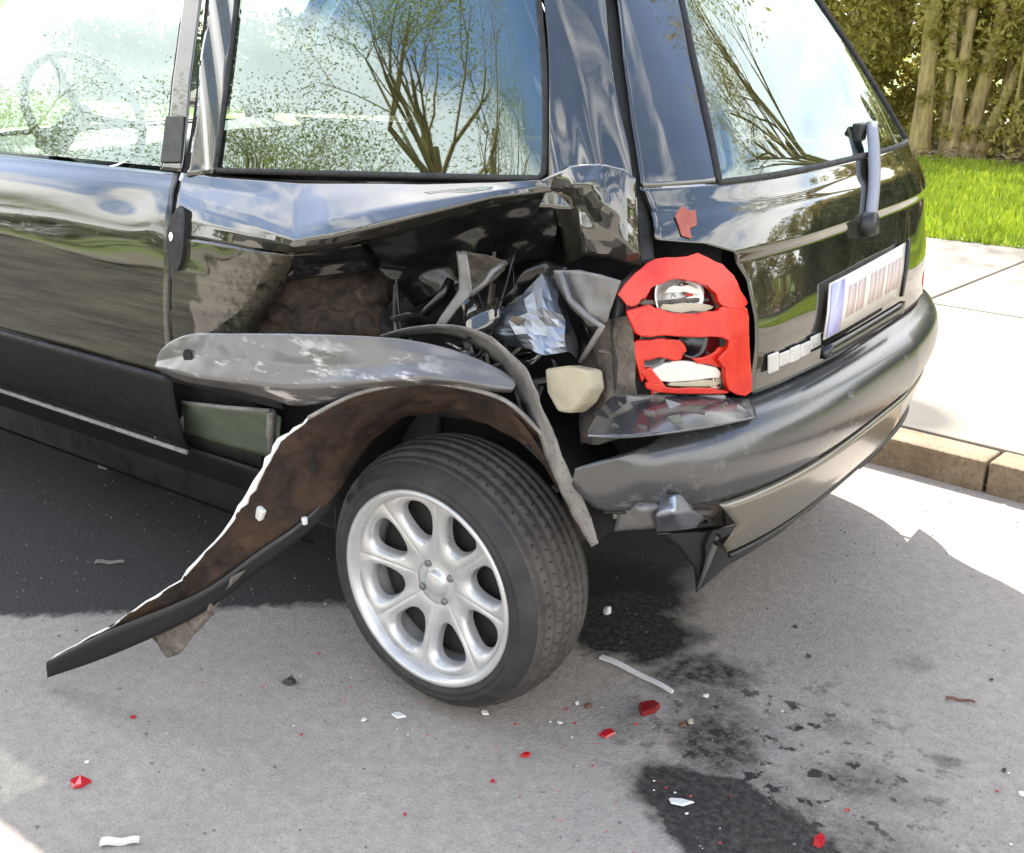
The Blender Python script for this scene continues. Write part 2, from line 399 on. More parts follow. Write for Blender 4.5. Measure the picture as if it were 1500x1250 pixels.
STAINS=[(.155,.50,.20,.14,20,1.0,.3),(.02,.64,.26,.20,0,1.0,.4),(.33,.46,.06,.05,0,.8,.6),(.645,.05,.25,.13,-8,.95,.2),(.37,.44,.15,.09,30,.97,.5),(.50,.25,.16,.11,-40,.95,.55),(.46,.34,.20,.10,-25,.68,.75),(.58,.22,.16,.08,-30,.62,.8),(.70,.16,.16,.09,-20,.6,.8),(.76,.28,.14,.09,10,.75,.8),(.84,.12,.24,.13,-10,.75,.8),(.87,.44,.05,.035,0,.6,.7),(.72,.74,.06,.04,0,.4,.8),(.33,.20,.08,.10,60,.45,.8),(.66,.42,.10,.05,-20,.4,.9)]
asphalt()
def concrete():
    t=MT('pavement_concrete'); big=t.noise(1.3,5,.6); fine=t.noise(120,4,.65); mid=t.noise(12,5,.65)
    c=t.mix(t.ramp(big,[(.3,0.),(.7,1.)]),(.155,.136,.108),(.215,.19,.155)); c=t.mix(t.ramp(mid,[(.5,0.),(.75,.4)]),c,(.14,.128,.108)); c=t.mix(t.ramp(fine,[(.3,.4),(.5,0.)]),c,(.12,.11,.095))
    shade_mask=t.math('MULTIPLY',blobmask(t,t.pos(),.27,2.10,.26,.17,-40,.45),.85); c=t.mix(shade_mask,c,(.045,.041,.036))  # soft shade beside the bumper, painted into the concrete colour
    t.set('Base Color',c).set('Roughness',.9); t.bump(fine,.3,.003); M['concrete']=t.m
concrete()
def kerbmat():
    t=MT('kerb_stone'); mid=t.noise(9,6,.65); fine=t.noise(90,4,.65)
    c=t.mix(t.ramp(mid,[(.35,0.),(.65,1.)]),(.15,.105,.06),(.22,.165,.105)); c=t.mix(t.ramp(fine,[(.35,.5),(.55,0.)]),c,(.06,.042,.026))
    t.set('Base Color',c).set('Roughness',.9); t.bump(fine,.5,.004); M['kerb']=t.m
kerbmat()
def leafmat(name,c1,c2,ns=1.5,trans=.45):
    t=MT(name); t.N.remove(t.b)
    oi=t.new('ShaderNodeNewGeometry'); rnd=oi.outputs['Random Per Island']
    c=t.mix(rnd,c1,c2); c=t.mix(t.ramp(t.noise(ns,3),[(.35,.35),(.65,0.)]),c,tuple(x*.6 for x in c1))
    df=t.new('ShaderNodeBsdfPrincipled'); t.L.new(c,df.inputs['Base Color']); df.inputs['Roughness'].default_value=.5
    tl=t.new('ShaderNodeBsdfTranslucent'); t.L.new(c,tl.inputs[0]); mx=t.new('ShaderNodeMixShader'); mx.inputs[0].default_value=trans
    t.L.new(df.outputs[0],mx.inputs[1]); t.L.new(tl.outputs[0],mx.inputs[2]); t.L.new(mx.outputs[0],t.out.inputs[0]); M[name]=t.m
leafmat('leaf_olive',(.26,.235,.045),(.46,.40,.10),trans=.55)
leafmat('leaf_spring',(.16,.22,.05),(.36,.40,.12))
leafmat('leaf_green',(.045,.075,.018),(.11,.14,.035))
leafmat('grass_blade',(.20,.30,.015),(.40,.46,.03),trans=.4)
leafmat('litter',(.14,.10,.06),(.30,.22,.13),trans=.1)
simple('soil',(.10,.075,.05),.95,ns=12,var=.4,bump=.5,bd=.02)
simple('turf',(.14,.20,.03),.95,ns=8,var=.35,bump=.6,bd=.02)
def bark():
    t=MT('bark'); mp=t.new('ShaderNodeMapping'); mp.inputs['Scale'].default_value=(1,1,.18); t.L.new(t.pos(),mp.inputs[0])
    a=t.noise(26,6,.65,vec=mp.outputs[0]); b=t.noise(3,4)
    c=t.mix(t.ramp(a,[(.35,0.),(.65,1.)]),(.13,.095,.035),(.34,.26,.11)); c=t.mix(t.ramp(b,[(.45,0.),(.65,.6)]),c,(.26,.24,.05))
    t.set('Base Color',c).set('Roughness',.9); t.bump(a,.7,.02); M['bark']=t.m
bark()
# ------------------------------------------------------------------ the street
KO=Vector((.46,1.80,0)); KT=Vector((1,-.12,0)).normalized(); KN=Vector((.12,1,0)).normalized()
def st(a,b,z=0.0): return KO+KT*a+KN*b+Vector((0,0,z))
def stquad(a0,a1,b0,b1,z): return [st(a0,b0,z),st(a1,b0,z),st(a1,b1,z),st(a0,b1,z)]
def sheet(name,a0,a1,b0,b1,z,mat):
    o=mk(name,stquad(a0,a1,b0,b1,z),[(0,1,2,3)],mat,smooth=False); o['kind']='structure'; return o
KH=.095
sheet('ground',-700,700,-700,700,-.06,M['turf'])
sheet('road',-160,160,-8.6,.02,0,M['asphalt'])
bed=sheet('pavement',-60,60,.10,3.60,KH-.02,M['soil'])
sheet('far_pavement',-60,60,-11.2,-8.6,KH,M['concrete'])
def slab_mesh(l,w,h,seed):
    rnd=random.Random(seed); bm=bmesh.new(); bmesh.ops.create_cube(bm,size=1)
    for v in bm.verts: v.co=Vector((v.co.x*l,v.co.y*w,(v.co.z-.5)*h))
    me=bpy.data.meshes.new('slab'); bm.to_mesh(me); bm.free(); return me
def place_slab(name,me,mat,c,parent,z,tilt=.003):
    o=bpy.data.objects.new(name,me); 
    if not me.materials: me.materials.append(mat)
    lk(o,parent); o.location=(c.x,c.y,z); o.rotation_euler=(random.uniform(-tilt,tilt),random.uniform(-tilt,tilt),math.atan2(KT.y,KT.x))
    m=o.modifiers.new('b','BEVEL'); m.width=.008; m.segments=2; return o
ks=sheet('kerb',-60,60,.005,.11,.02,M['soil'])
kme=slab_mesh(.905,.125,.16,1)
for i in range(-16,14):
    c=st(.14+.915*(i+.5)+0.0,.0625); place_slab('kerb_stone',kme,M['kerb'],c,ks,KH+random.uniform(-.003,.003))
sme=slab_mesh(1.79,1.71,.1,2)
for i in range(-8,6):
    for j in range(2):
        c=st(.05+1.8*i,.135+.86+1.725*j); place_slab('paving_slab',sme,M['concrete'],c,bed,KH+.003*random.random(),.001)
gv=sheet('verge',-60,60,3.60,8.0,KH,M['turf'])
sheet('verge_bank',-60,60,8.0,20,KH+.004,M['soil'])
sheet('far_verge',-80,80,-40,-11.2,KH+.002,M['turf'])
def blades(name,n,a0,a1,b0,b1,z,h,mat,label,cat,wd=.006,lean=.5,seed=1):
    rs=np.random.RandomState(seed); a=rs.uniform(a0,a1,n); b=rs.uniform(b0,b1,n)
    th=rs.uniform(0,6.28,n); hh=h*rs.uniform(.4,1.1,n); ln=rs.uniform(0,lean,n)*hh; la=rs.uniform(0,6.28,n); w=wd*rs.uniform(.6,1.4,n)
    bx=KO.x+KT.x*a+KN.x*b; by=KO.y+KT.y*a+KN.y*b
    V=np.zeros((n,3,3)); V[:,0]=np.stack([bx-np.cos(th)*w,by-np.sin(th)*w,np.full(n,z)],1); V[:,1]=np.stack([bx+np.cos(th)*w,by+np.sin(th)*w,np.full(n,z)],1)
    V[:,2]=np.stack([bx+np.cos(la)*ln,by+np.sin(la)*ln,z+hh],1)
    me=bpy.data.meshes.new(name); me.vertices.add(n*3); me.vertices.foreach_set('co',V.ravel()); me.loops.add(n*3); me.loops.foreach_set('vertex_index',np.arange(n*3,dtype=np.int32)); me.polygons.add(n); me.polygons.foreach_set('loop_start',np.arange(0,n*3,3,dtype=np.int32)); me.update(); me.validate()
    me.materials.append(mat); o=bpy.data.objects.new(name,me); lk(o); return tag(o,label,cat,kind='stuff')
blades('grass',90000,-5.5,4.5,3.55,8.1,KH,.075,M['grass_blade'],'bright green mown grass strip behind the pale pavement','grass',wd=.009)
def leafcloud(name,C,rad,n,size,mat,parent=None,seed=0,flat=.0,elong=1.7):
    """n leaf quads scattered round the centres C (k,3) with radii rad"""
    rs=np.random.RandomState(seed); C=np.asarray(C,float); k=rs.randint(0,len(C),n); rad=np.broadcast_to(np.asarray(rad,float),(len(C),))
    d=rs.normal(size=(n,3)); d/=np.linalg.norm(d,axis=1)[:,None]; P=C[k]+d*(rad[k]*rs.uniform(.15,1,n)**.5)[:,None]
    u=rs.normal(size=(n,3)); u/=np.linalg.norm(u,axis=1)[:,None]; w=rs.normal(size=(n,3)); w-=u*(w*u).sum(1)[:,None]; w/=np.linalg.norm(w,axis=1)[:,None]
    if flat: u[:,2]*=1-flat; w[:,2]*=1-flat
    s=(size*rs.uniform(.5,1.3,n))[:,None]; V=np.stack([P-u*s*elong*.5,P-w*s*.4,P+u*s*elong*.5,P+w*s*.4],1)
    me=bpy.data.meshes.new(name); me.vertices.add(n*4); me.vertices.foreach_set('co',V.ravel()); me.loops.add(n*4); me.loops.foreach_set('vertex_index',np.arange(n*4,dtype=np.int32)); me.polygons.add(n); me.polygons.foreach_set('loop_start',np.arange(0,n*4,4,dtype=np.int32)); me.update(); me.validate()
    me.materials.append(mat); o=bpy.data.objects.new(name,me); lk(o,parent); return o
rs=np.random.RandomState(3)
def litterpts(n,a0,a1,b0,b1,z0,z1): return [tuple(st(rs.uniform(a0,a1),rs.uniform(b0,b1),rs.uniform(z0,z1))) for _ in range(n)]
tag(leafcloud('leaf_litter',litterpts(500,-6,4,7.6,9.6,KH,KH+.04),.14,16000,.05,M['litter'],seed=5,flat=.7),'dry brown leaf litter heaped under the shrubs behind the grass','leaf litter',kind='stuff')
# bare-branched trees
def branches(base,dirv,length,r,depth,seed,spread=.55,segs=4,nb=(2,4),V=None,F=None,tips=None,minr=.006,gn=5):
    rnd=random.Random(seed)
    def seg(p,d,l,r,dep):
        pts=[p]; rr=[r]; dd=d.normalized()
        for s in range(segs):
            dd=(dd+Vector((rnd.gauss(0,1),rnd.gauss(0,1),rnd.gauss(.25,1)))*.10).normalized(); pts.append(pts[-1]+dd*l/segs); rr.append(r*(1-.45*(s+1)/segs))
        b0=len(V); n=gn if r>.05 else (4 if r>.02 else 3)
        up=dd.orthogonal().normalized()
        for i,q in enumerate(pts):
            t=(pts[min(i+1,segs)]-pts[max(i-1,0)]).normalized(); u=(up-t*up.dot(t)).normalized(); s_=t.cross(u)
            for k in range(n):
                a=6.2832*k/n; V.append(q+(u*math.cos(a)+s_*math.sin(a))*rr[i])
        for i in range(segs):
            for k in range(n):
                a=b0+i*n+k; b=b0+i*n+(k+1)%n; F.append((a,b,b+n,a+n))
        if dep<=0 or r<minr:
            tips.append(tuple(pts[-1])); return
        for c in range(rnd.randint(*nb)):
            i=rnd.randint(max(1,segs//2),segs); q=pts[i]; ax=Vector((rnd.gauss(0,1),rnd.gauss(0,1),rnd.gauss(0,1))).normalized()
            nd=(dd+ax*spread*rnd.uniform(.7,1.5)+Vector((0,0,.12))).normalized(); seg(q,nd,l*rnd.uniform(.55,.85),rr[i]*rnd.uniform(.5,.78),dep-1)
    seg(Vector(base),Vector(dirv),length,r,depth)
def tree(name,loc,h,r,label,stems=1,seed=1,depth=5,leafmat_='leaf_olive',leaves=3000,lsize=.06,group=None,splay=.18,offs=None,lrad=.5):
    e=empty(name,loc,label,'tree',group); rnd=random.Random(seed); tips=[]
    V=[];F=[]; VT=[];FT=[]
    for s in range(stems):
        o=offs[s] if offs else (rnd.uniform(-.12,.12) if stems>1 else 0,rnd.uniform(-.12,.12) if stems>1 else 0,r*rnd.uniform(.8,1.1),None)
        lean=o[3] if len(o)>3 and o[3] else (rnd.gauss(0,splay) if stems>1 else .03,rnd.gauss(0,splay) if stems>1 else .02)
        base=Vector(loc)+Vector((o[0],o[1],-.05)); d=Vector((lean[0],lean[1],1)).normalized(); L=h*.34
        # trunk
        n=10; pts=[]; p=base; dd=d
        for i in range(9):
            pts.append(p); dd=(dd+Vector((rnd.gauss(0,.04),rnd.gauss(0,.04),0))).normalized(); p=p+dd*L/8
        b0=len(VT)
        for i,q in enumerate(pts):
            rr=o[2]*(1-.35*i/8)*(1.35 if i==0 else 1.12 if i==1 else 1)
            for k in range(n):
                a=6.2832*k/n; w=rr*(1+.12*mnoise.noise(Vector((k*1.7,i*.6,s*3.1+seed)))); VT.append(q+Vector((math.cos(a)*w,math.sin(a)*w,0)))
        for i in range(8):
            for k in range(n): a=b0+i*n+k; b=b0+i*n+(k+1)%n; FT.append((a,b,b+n,a+n))
        for c in range(3 if stems>1 else 5):
            q=pts[-1] if c<2 else pts[rnd.randint(5,8)]
            nd=(dd+Vector((rnd.gauss(0,.5),rnd.gauss(0,.5),.3))).normalized(); branches(q,nd,h*.30*rnd.uniform(.8,1.1),o[2]*.55,depth,rnd.randint(0,10**6),V=V,F=F,tips=tips)
    tk=mk('trunk',VT,FT,M['bark'],e); c=mk('crown',V,F,M['bark'],e)
    if stems>1: leafcloud('ivy',[tuple(v) for v in VT[::7]],.09,5200,.045,M['leaf_olive'],tk,seed=seed+3)
    if leaves: leafcloud('foliage',tips,lrad,leaves,lsize,M[leafmat_],c,seed=seed)
    return e
tb=(-1.9337, 10.5147, 0.095)
tree('multi_stem_tree',tb,7.5,.085,'mossy olive-barked tree of several upright stems rising behind the grass',stems=7,seed=11,depth=4,leaves=5000,lsize=.05,
  offs=[(-.28,.0,.10,(.02,.02)),(-.05,.10,.06,(-.03,.03)),(.06,-.05,.065,(.03,0)),(.16,.04,.085,(.09,.03)),(.30,.05,.06,(.22,.02)),(.02,.22,.05,(-.12,.05)),(.36,.2,.05,(.12,.1))])
tree('spreading_tree',tuple(st(1.6,8.9,KH)),10,.2,'spreading tree with thin spring leaf on the bank to the right of the stems',seed=23,depth=5,leaves=9000,group='trees behind the pavement')
tree('spreading_tree',tuple(st(-7.5,10.2,KH)),10,.18,'spreading tree with thin spring leaf on the bank beyond the car roof',seed=29,depth=5,leaves=7000,group='trees behind the pavement')
# hedge behind the stems
def hedge(name,a0,a1,b0,b1,h,n,mat,label,seed,size=.06,stems=True,z=KH):
    c=st((a0+a1)/2,(b0+b1)/2,z); e=empty(name,c,label,'hedge'); rs=np.random.RandomState(seed); C=[];rad=[]
    for _ in range(int((a1-a0)*h*7)):
        C.append(tuple(st(rs.uniform(a0,a1),rs.uniform(b0,b1),z+.12+rs.uniform(0,1)**.9*h))); rad.append(rs.uniform(.2,.5))
    leafcloud('foliage',C,rad,n,size,M[mat],e,seed=seed)
    if stems: leafcloud('back_foliage',[tuple(st(rs.uniform(a0,a1),b1+rs.uniform(0,.8),z+rs.uniform(.1,h))) for _ in range(300)],.5,26000,.13,M[mat],e,seed=seed+1)
    if stems:
        V=[];F=[];tips=[]
        for k in range(int((a1-a0)*3)):
            branches(st(rs.uniform(a0,a1),rs.uniform(b0,b1),z),(rs.normal()*.15,rs.normal()*.15,1),h*.8,.022,1,int(rs.randint(1e6)),V=V,F=F,tips=tips,spread=.3)
        mk('stems',V,F,M['bark'],e)['kind']='stuff'
    return e
hedge('hedge',-7,4.5,8.3,10.2,3.0,110000,'leaf_olive','olive yellow hedge of fine leaves closing the view behind the stems',41,.05)
hedge('hedge',-.1,4.5,7.7,8.5,1.6,9000,'leaf_green','green ivy-like shrub at the right edge beside the stems',43,.05)
hedge('hedge',-24,-7,8.6,9.8,1.25,22000,'leaf_green','low clipped hedge running on ahead of the car beyond the pavement',44,.08,stems=False)
hedge('hedge',4.5,13,8.3,10,2.6,30000,'leaf_olive','olive hedge running on to the right, behind the car',45,.08,stems=False)
hedge('hedge',-30,14,-16.5,-15,2.2,24000,'leaf_green','long low green hedge on the far side of the road',47,.16,stems=False)
for i,(a,b,h,sd) in enumerate([(-6.0,-13.2,12,51),(-10.8,-14.5,8.0,52),(-19.5,-13.5,7.5,53),(-2.2,-15,9,54)]):
    tree('street_tree',tuple(st(a,b,KH)),h,.2,['tallest young-leaved street tree, mirrored in the rear quarter window','medium young-leaved street tree across the road ahead of the tallest','smallest young-leaved street tree across the road, furthest ahead','young-leaved street tree across the road behind the viewer'][i],seed=sd,depth=5,leaves=22000,lsize=.036,leafmat_='leaf_spring',lrad=.6,group='street trees across the road')
# ------------------------------------------------------------------ the crashed car
CAR=empty('crashed_car',(-1.2,.8,0),'black three-door hatchback with its rear left wing torn open','car')
W2=2*LH
mir=lambda P:[(W2-v,z) for v,z in P]
def g(v,z,v0,z0,sv,sz): return math.exp(-((v-v0)/sv)**2-((z-z0)/sz)**2)
# --- door
seam=[((-0.8042, 0.6377)[0],.561),(-0.7949, 0.6841),(-0.7795, 0.7874),(-0.7824, 0.8837),(-0.795, 0.9222),(-0.8176, 0.9586),((-0.8284, 0.9731)[0],.978)]
def door_dis(v,z): return (0,.010*g(v,z,-.95,.915,.14,.03)-.004*g(v,z,-.84,.90,.05,.03)+.004*math.sin(v*5)*(z-.5)+.0022*mnoise.noise(Vector((v*2.2,z*13,3))),0)
door=patch('door',[(-2.05,.561),(-2.02,.75),(-2.0,.978)],seam,70,60,M['muddy_paint'],CAR,dis=door_dis)
patch('door_cladding',[(-2.05,.375),(-2.05,.557)],[(-.815,.375),(-.80,.557)],30,24,M['cladding'],door,off=lambda v,z:.010*min(1,max(0,(z-.372)/.03))*min(1,max(0,(.560-z)/.012)))
patch('door_seam',[(v-.001,z) for v,z in seam],[(v+.008,z) for v,z in seam],2,40,M['rubber'],door,off=.0018,thick=.001)
# handle: black oval with a pale lock
hc=(-0.7464, 0.8575); hp=[]
for i in range(28):
    a=2*math.pi*i/28; hp.append((hc[0]+.028*math.cos(a),hc[1]+.062*math.sin(a)))
ha=splate('door_handle',hp,M['rubber'],door,off=.001,h=.012)
lc=(-0.7556, 0.862); splate('lock',[(lc[0]+.006*math.cos(i*.5236),lc[1]+.009*math.sin(i*.5236)) for i in range(12)],M['chrome'],ha,off=.012,h=.004)
# door glass, frame, pillars
gz=1.385
patch('door_window',[(-2.0,.985),(-1.75,1.2),(-1.45,gz)],[((-0.8775, 1.0049)[0],.99),(-0.8196, 1.1587),(-0.7464, 1.3226),((-0.7464, 1.3226)[0]+.03,gz)],30,30,M['glass'],CAR,off=-.008,thick=.0)
wf=patch('window_frame',[((-0.8822, 0.9938)[0],.980),(-0.8242, 1.1586),(-0.751, 1.3227),((-0.751, 1.3227)[0]+.045,1.42)],[((-0.8137, 0.9978)[0],.980),(-0.7606, 1.1599),(-0.6885, 1.3215),((-0.6885, 1.3215)[0]+.045,1.42)],8,40,M['paint'],CAR,off=.004)
splate('pillar_foot',[(-0.8776, 0.994),(-0.8092, 0.9981),(-0.7885, 1.0897),(-0.8502, 1.0874)],M['black_trim'],wf,off=.006,h=.004)
patch('door_gap',[((-0.8224, 0.9774)[0],.975),(-0.6885, 1.3215),((-0.6885, 1.3215)[0]+.045,1.42)],[((-0.7943, 0.9792)[0],.975),(-0.6666, 1.3211),((-0.6666, 1.3211)[0]+.045,1.42)],2,30,M['rubber'],CAR,off=-.006)
patch('center_pillar',[((-0.794, 0.9831)[0],.975),(-0.7455, 1.1469),(-0.6688, 1.3211),((-0.6688, 1.3211)[0]+.045,1.42)],[((-0.7123, 0.9882)[0],.985),(-0.656, 1.162),(-0.5856, 1.3194),((-0.5856, 1.3194)[0]+.045,1.42)],12,40,M['paint'],CAR,off=.001,dis=lambda v,z:(0,.003*math.sin(v*90),0))
QL=[(-0.7083, 0.991),(-0.6636, 1.1228),(-0.5794, 1.3193),((-0.5794, 1.3193)[0]+.03,gz)]
QR=[(0.1245, 1.0291),(0.1514, 1.1145),(0.18, 1.2089),(0.2063, 1.3053),((0.2063, 1.3053)[0]+.02,gz)]
qw=patch('quarter_window',QL,QR,40,30,M['glass'],CAR,off=-.002,thick=0,dis=lambda v,z:(0,.0015*math.sin(v*6+1),0))
def seal(name,P,parent,r=.006,off=.002,close=True):
    pts=[SN(v,z,off) for v,z in P]
    return tube(name,pts,r,M['rubber'],parent,n=6)
seal('window_seal',resamp(QL[::-1]+[QL[0],QR[0]]+QR,90),qw)
patch('roof_rail',[(-1.55,1.38),(-1.50,1.42)],[(.26,1.38),(.30,1.42)],50,4,M['paint'],CAR,off=.004)
# --- C pillar, buckled
GL=[(0.3141, 0.9119),(0.2849, 0.9942),(0.3031, 1.1157),(0.3288, 1.209),(0.3619, 1.3056),((0.3619, 1.3056)[0],1.42)]
GR=[(0.3287, 0.9113),(0.3014, 0.994),(0.3199, 1.1155),(0.3458, 1.2089),(0.3829, 1.3057),((0.3829, 1.3057)[0],1.42)]
def cdis(v,z):
    w=max(0,1-(z-.95)/.55); k=.012*w+.004
    return (mnoise.noise(Vector((v*14,z*5,1.3)))*k*.6,mnoise.noise(Vector((v*11,z*4.2,7.7)))*k+.006*math.sin(v*70)*w,0)
patch('rear_pillar',[(.10,.985),(QR[0][0]+.012,1.04),(QR[1][0]+.012,QR[1][1]),(QR[3][0]+.012,QR[3][1]),(QR[3][0]+.03,1.42)],[((0.2888, 1.0446)[0],.985),((0.2919, 1.0648)[0],1.04)]+[(0.306, 1.1362),(0.3257, 1.209),(0.3602, 1.3055),((0.3602, 1.3055)[0],1.42)],30,60,M['paint'],CAR,dis=cdis,thick=.003)
patch('tailgate_gap',[(v-.015,z) for v,z in GL],[(v+.02,z) for v,z in GR],6,40,M['rubber'],CAR,off=-.012)
# --- tailgate
TA=[(.565,.665),(.562,.80),(.545,.865),(.50,.912),(.43,.930),(GR[0][0]+.006,.940),(GR[1][0]+.004,1.018)]
def toff(v,z):
    s=min(1,max(0,(z-.895)/.02)); s=s*s*(3-2*s); t=min(1,max(0,(z-.965)/.02))
    return .010*s-.006*t-.004*math.exp(-((z-.70)/.03)**2)
tg=patch('tailgate',TA,mir(TA),90,70,M['paint'],CAR,off=toff,dis=lambda v,z:(.003*mnoise.noise(Vector((v*5,z*7,2))),0,0))
RL=[((0.4775, 1.0193)[0],1.018),(0.5149, 1.1319),(0.5472, 1.2186),(0.5919, 1.3088),((0.5919, 1.3088)[0]+.03,1.395)]
rw=patch('rear_window',RL,mir(RL),50,30,M['glass'],CAR,off=.002,thick=0)
seal('window_seal',resamp(RL[::-1]+mir(RL),120),rw,r=.007,off=.003)
TP=[(a[0]+.004,a[1]) for a in GR]
TPl=[(GR[1][0]+.004,1.018)]+[(v+.004,z) for v,z in GR[2:]]
def pd(v,z): return (.004*mnoise.noise(Vector((v*9,z*3,5))),.004*mnoise.noise(Vector((v*9,z*3,9))),0)
patch('tailgate_pillar',TPl,RL[:-1]+[(RL[-1][0],1.42)],18,50,M['paint'],tg,off=.003,dis=pd)
patch('tailgate_pillar',mir(RL[:-1]+[(RL[-1][0],1.42)]),mir(TPl),18,50,M['paint'],tg,off=.003)
patch('tailgate_header',[(RL[-1][0],1.397),(RL[-1][0],1.42)],[(W2-RL[-1][0],1.397),(W2-RL[-1][0],1.42)],40,3,M['paint'],tg,off=.004)
patch('right_gap',mir(GR),mir(GL),3,40,M['rubber'],CAR,off=-.012)
# wiper on its pivot
w0=(1.0383, 0.8956); w1_=(1.2252, 1.0663)
pv=SN(w0[0],w0[1],.012); top=SN(w1_[0],w1_[1],.018)
wp=tube('wiper_pivot',[SN(w0[0],w0[1],-.01),SN(w0[0],w0[1],.03)],[.03,.022],M['black_trim'],tg,n=16)
rows=[]
for i in range(13):
    t=i/12; c=pv.lerp(top,t)+Vector((.008,0,0))*math.sin(t*3.14); w=.023-.003*t; n_=(SN(w1_[0],w1_[1],.01)-SN(w1_[0],w1_[1],0))
    rows.append([c+Vector((0,-w,0)),c+n_+Vector((0,-w*.75,0)),c+n_*1.3,c+n_+Vector((0,w*.75,0)),c+Vector((0,w,0))])
grid('wiper_arm',rows,M['wiper_grey'],wp,thick=.006)
box('wiper_clip',SN(w1_[0]-.045,w1_[1]-.005,.006),(.02,.04,.035),M['black_trim'],wp)
tube('wiper_blade',[SN(w1_[0]+.01,w1_[1]+.004,.010),SN(w1_[0]+.07,w1_[1]+.004,.008),SN(w1_[0]+.13,w1_[1]-.004,.008)],[.005,.004,.003],M['black_trim'],wp)
# number plate and badge
pl=[(0.79, 0.7192),(1.2173, 0.7226),(1.2681, 0.8291),(0.8176, 0.8171)]
def platecorner(s,t,off):
    a=np.array(pl[0])*(1-s)+np.array(pl[1])*s; b=np.array(pl[3])*(1-s)+np.array(pl[2])*s; v,z=a*(1-t)+b*t; return SN(v,z,off)
def platepart(name,s0,s1,t0,t1,off,mat,parent,h=.003):
    n=max(2,int((s1-s0)*16)); rows=[[platecorner(s0+(s1-s0)*j/n,t0+(t1-t0)*i/2,off) for j in range(n+1)] for i in range(3)]
    return grid(name,rows,mat,parent,thick=h)
np_=platepart('number_plate',0,1,0,1,.012,M['plate_face'],tg)
platepart('plate_band',.012,.15,.03,.97,.0155,M['plate_band'],np_,.002)
for (s0,s1,t0,t1) in [(.22,.31,.22,.78),(.34,.43,.22,.78),(.50,.58,.22,.78),(.61,.69,.22,.78),(.74,.82,.22,.78),(.85,.93,.22,.78)]:
    platepart('plate_mark',s0,s1,t0,t1,.0140,M['plate_mark'],np_,.0006)
platepart('plate_trim',1.0,1.035,.0,1.05,.016,M['black_trim'],np_,.006)
platepart('plate_ledge',-.02,1.03,-.32,-.10,.020,M['gloss_trim'],tg,.012)
bl=[(0.6018, 0.6946),(0.8019, 0.6971),(0.7976, 0.7319),(0.5992, 0.7293)]
def badge(s0,s1,t0,t1):
    P=[]
    for s,t in ((s0,t0),(s1,t0),(s1,t1),(s0,t1)):
        a=np.array(bl[0])*(1-s)+np.array(bl[1])*s; b=np.array(bl[3])*(1-s)+np.array(bl[2])*s; P.append(tuple(a*(1-t)+b*t))
    return P
for k,(a,b,c,d) in enumerate([(0,.17,0,1),(.18,.36,.15,.85),(.37,.55,.1,.9),(.56,.76,.15,.85),(.77,.98,.3,1)]): splate('badge_letter',badge(a,b,c,d),M['wheel_silver'],tg,off=.002,h=.004)
# --- broken tail light
tray=patch('tail_light',[(.285,.668),(.275,.80),(.285,.88),(.33,.92)],[(.555,.668),(.552,.80),(.535,.86),(.49,.908)],20,20,M['black_trim'],CAR,off=lambda v,z:-.035)
def L(*p): return list(p)
def lens(name,P,off,h,mat):
    jr=random.Random(len(P)*31+int(P[0][0]*9999)); Q_=[(p[0]+jr.gauss(0,.0013),p[1]+jr.gauss(0,.0013)) for p in cr1(list(P)+[P[0]],3)][:-1]
    return splate(name,Q_,mat,tray,off=off,h=h)
lens('lens_back',[(0.3049, 0.8565),(0.3333, 0.886),(0.3836, 0.8949),(0.4406, 0.8878),(0.4872, 0.8506),(0.503, 0.7702),(0.5098, 0.6927),(0.3337, 0.7222),(0.3188, 0.7703),(0.3047, 0.8144)],-.030,.004,M['maroon'])
lens('lens_arch',[(0.2785, 0.8656),(0.2999, 0.8895),(0.3253, 0.9085),(0.3754, 0.9166),(0.44, 0.9106),(0.4884, 0.8869),(0.5182, 0.8531),(0.5323, 0.8234),(0.4733, 0.8338),(0.4614, 0.8494),(0.4407, 0.8668),(0.4046, 0.8798),(0.3646, 0.882),(0.334, 0.8727),(0.32, 0.8559),(0.3015, 0.8472)],.001,.010,M['red_lens'])
lens('lens_body',[(0.2925, 0.8412),(0.3282, 0.8481),(0.3523, 0.8402),(0.3971, 0.8287),(0.4542, 0.8264),(0.4764, 0.8312),(0.5321, 0.8212),(0.5365, 0.7646),(0.5471, 0.6755),(0.4897, 0.6894),(0.478, 0.7281),(0.4613, 0.7482),(0.4863, 0.7671),(0.4706, 0.7821),(0.3958, 0.7942),(0.3477, 0.7978),(0.3103, 0.8066)],.000,.010,M['red_lens'])
lens('lens_foot',[(0.3265, 0.725),(0.3643, 0.7136),(0.4391, 0.7019),(0.4864, 0.6888),(0.4867, 0.6828),(0.346, 0.7075)],-.002,.006,M['red_lens'])
lens('lens_shard',[(0.31, 0.7937),(0.3512, 0.7942),(0.3903, 0.7882),(0.4032, 0.7711),(0.3847, 0.7543),(0.3507, 0.7635),(0.3235, 0.7578)],-.006,.006,M['red_lens'])
lens('lens_shard',[(0.4115, 0.7543),(0.4518, 0.7565),(0.4798, 0.7659),(0.4909, 0.7305),(0.4375, 0.7427)],-.004,.006,M['red_lens'])
lens('lens_shard',[(0.3193, 0.7391),(0.3353, 0.7492),(0.3642, 0.7147),(0.3459, 0.712)],-.008,.010,M['red_lens'])
lens('lens_shard',[(0.3054, 0.7875),(0.3168, 0.7901),(0.3285, 0.7418),(0.3195, 0.7301)],-.010,.010,M['red_lens'])
lens('bulb_holder',[(0.3355, 0.7413),(0.3632, 0.7522),(0.3954, 0.7508),(0.4683, 0.732),(0.4819, 0.7133),(0.4536, 0.7135),(0.3455, 0.7257)],-.014,.012,M['plate_face'])
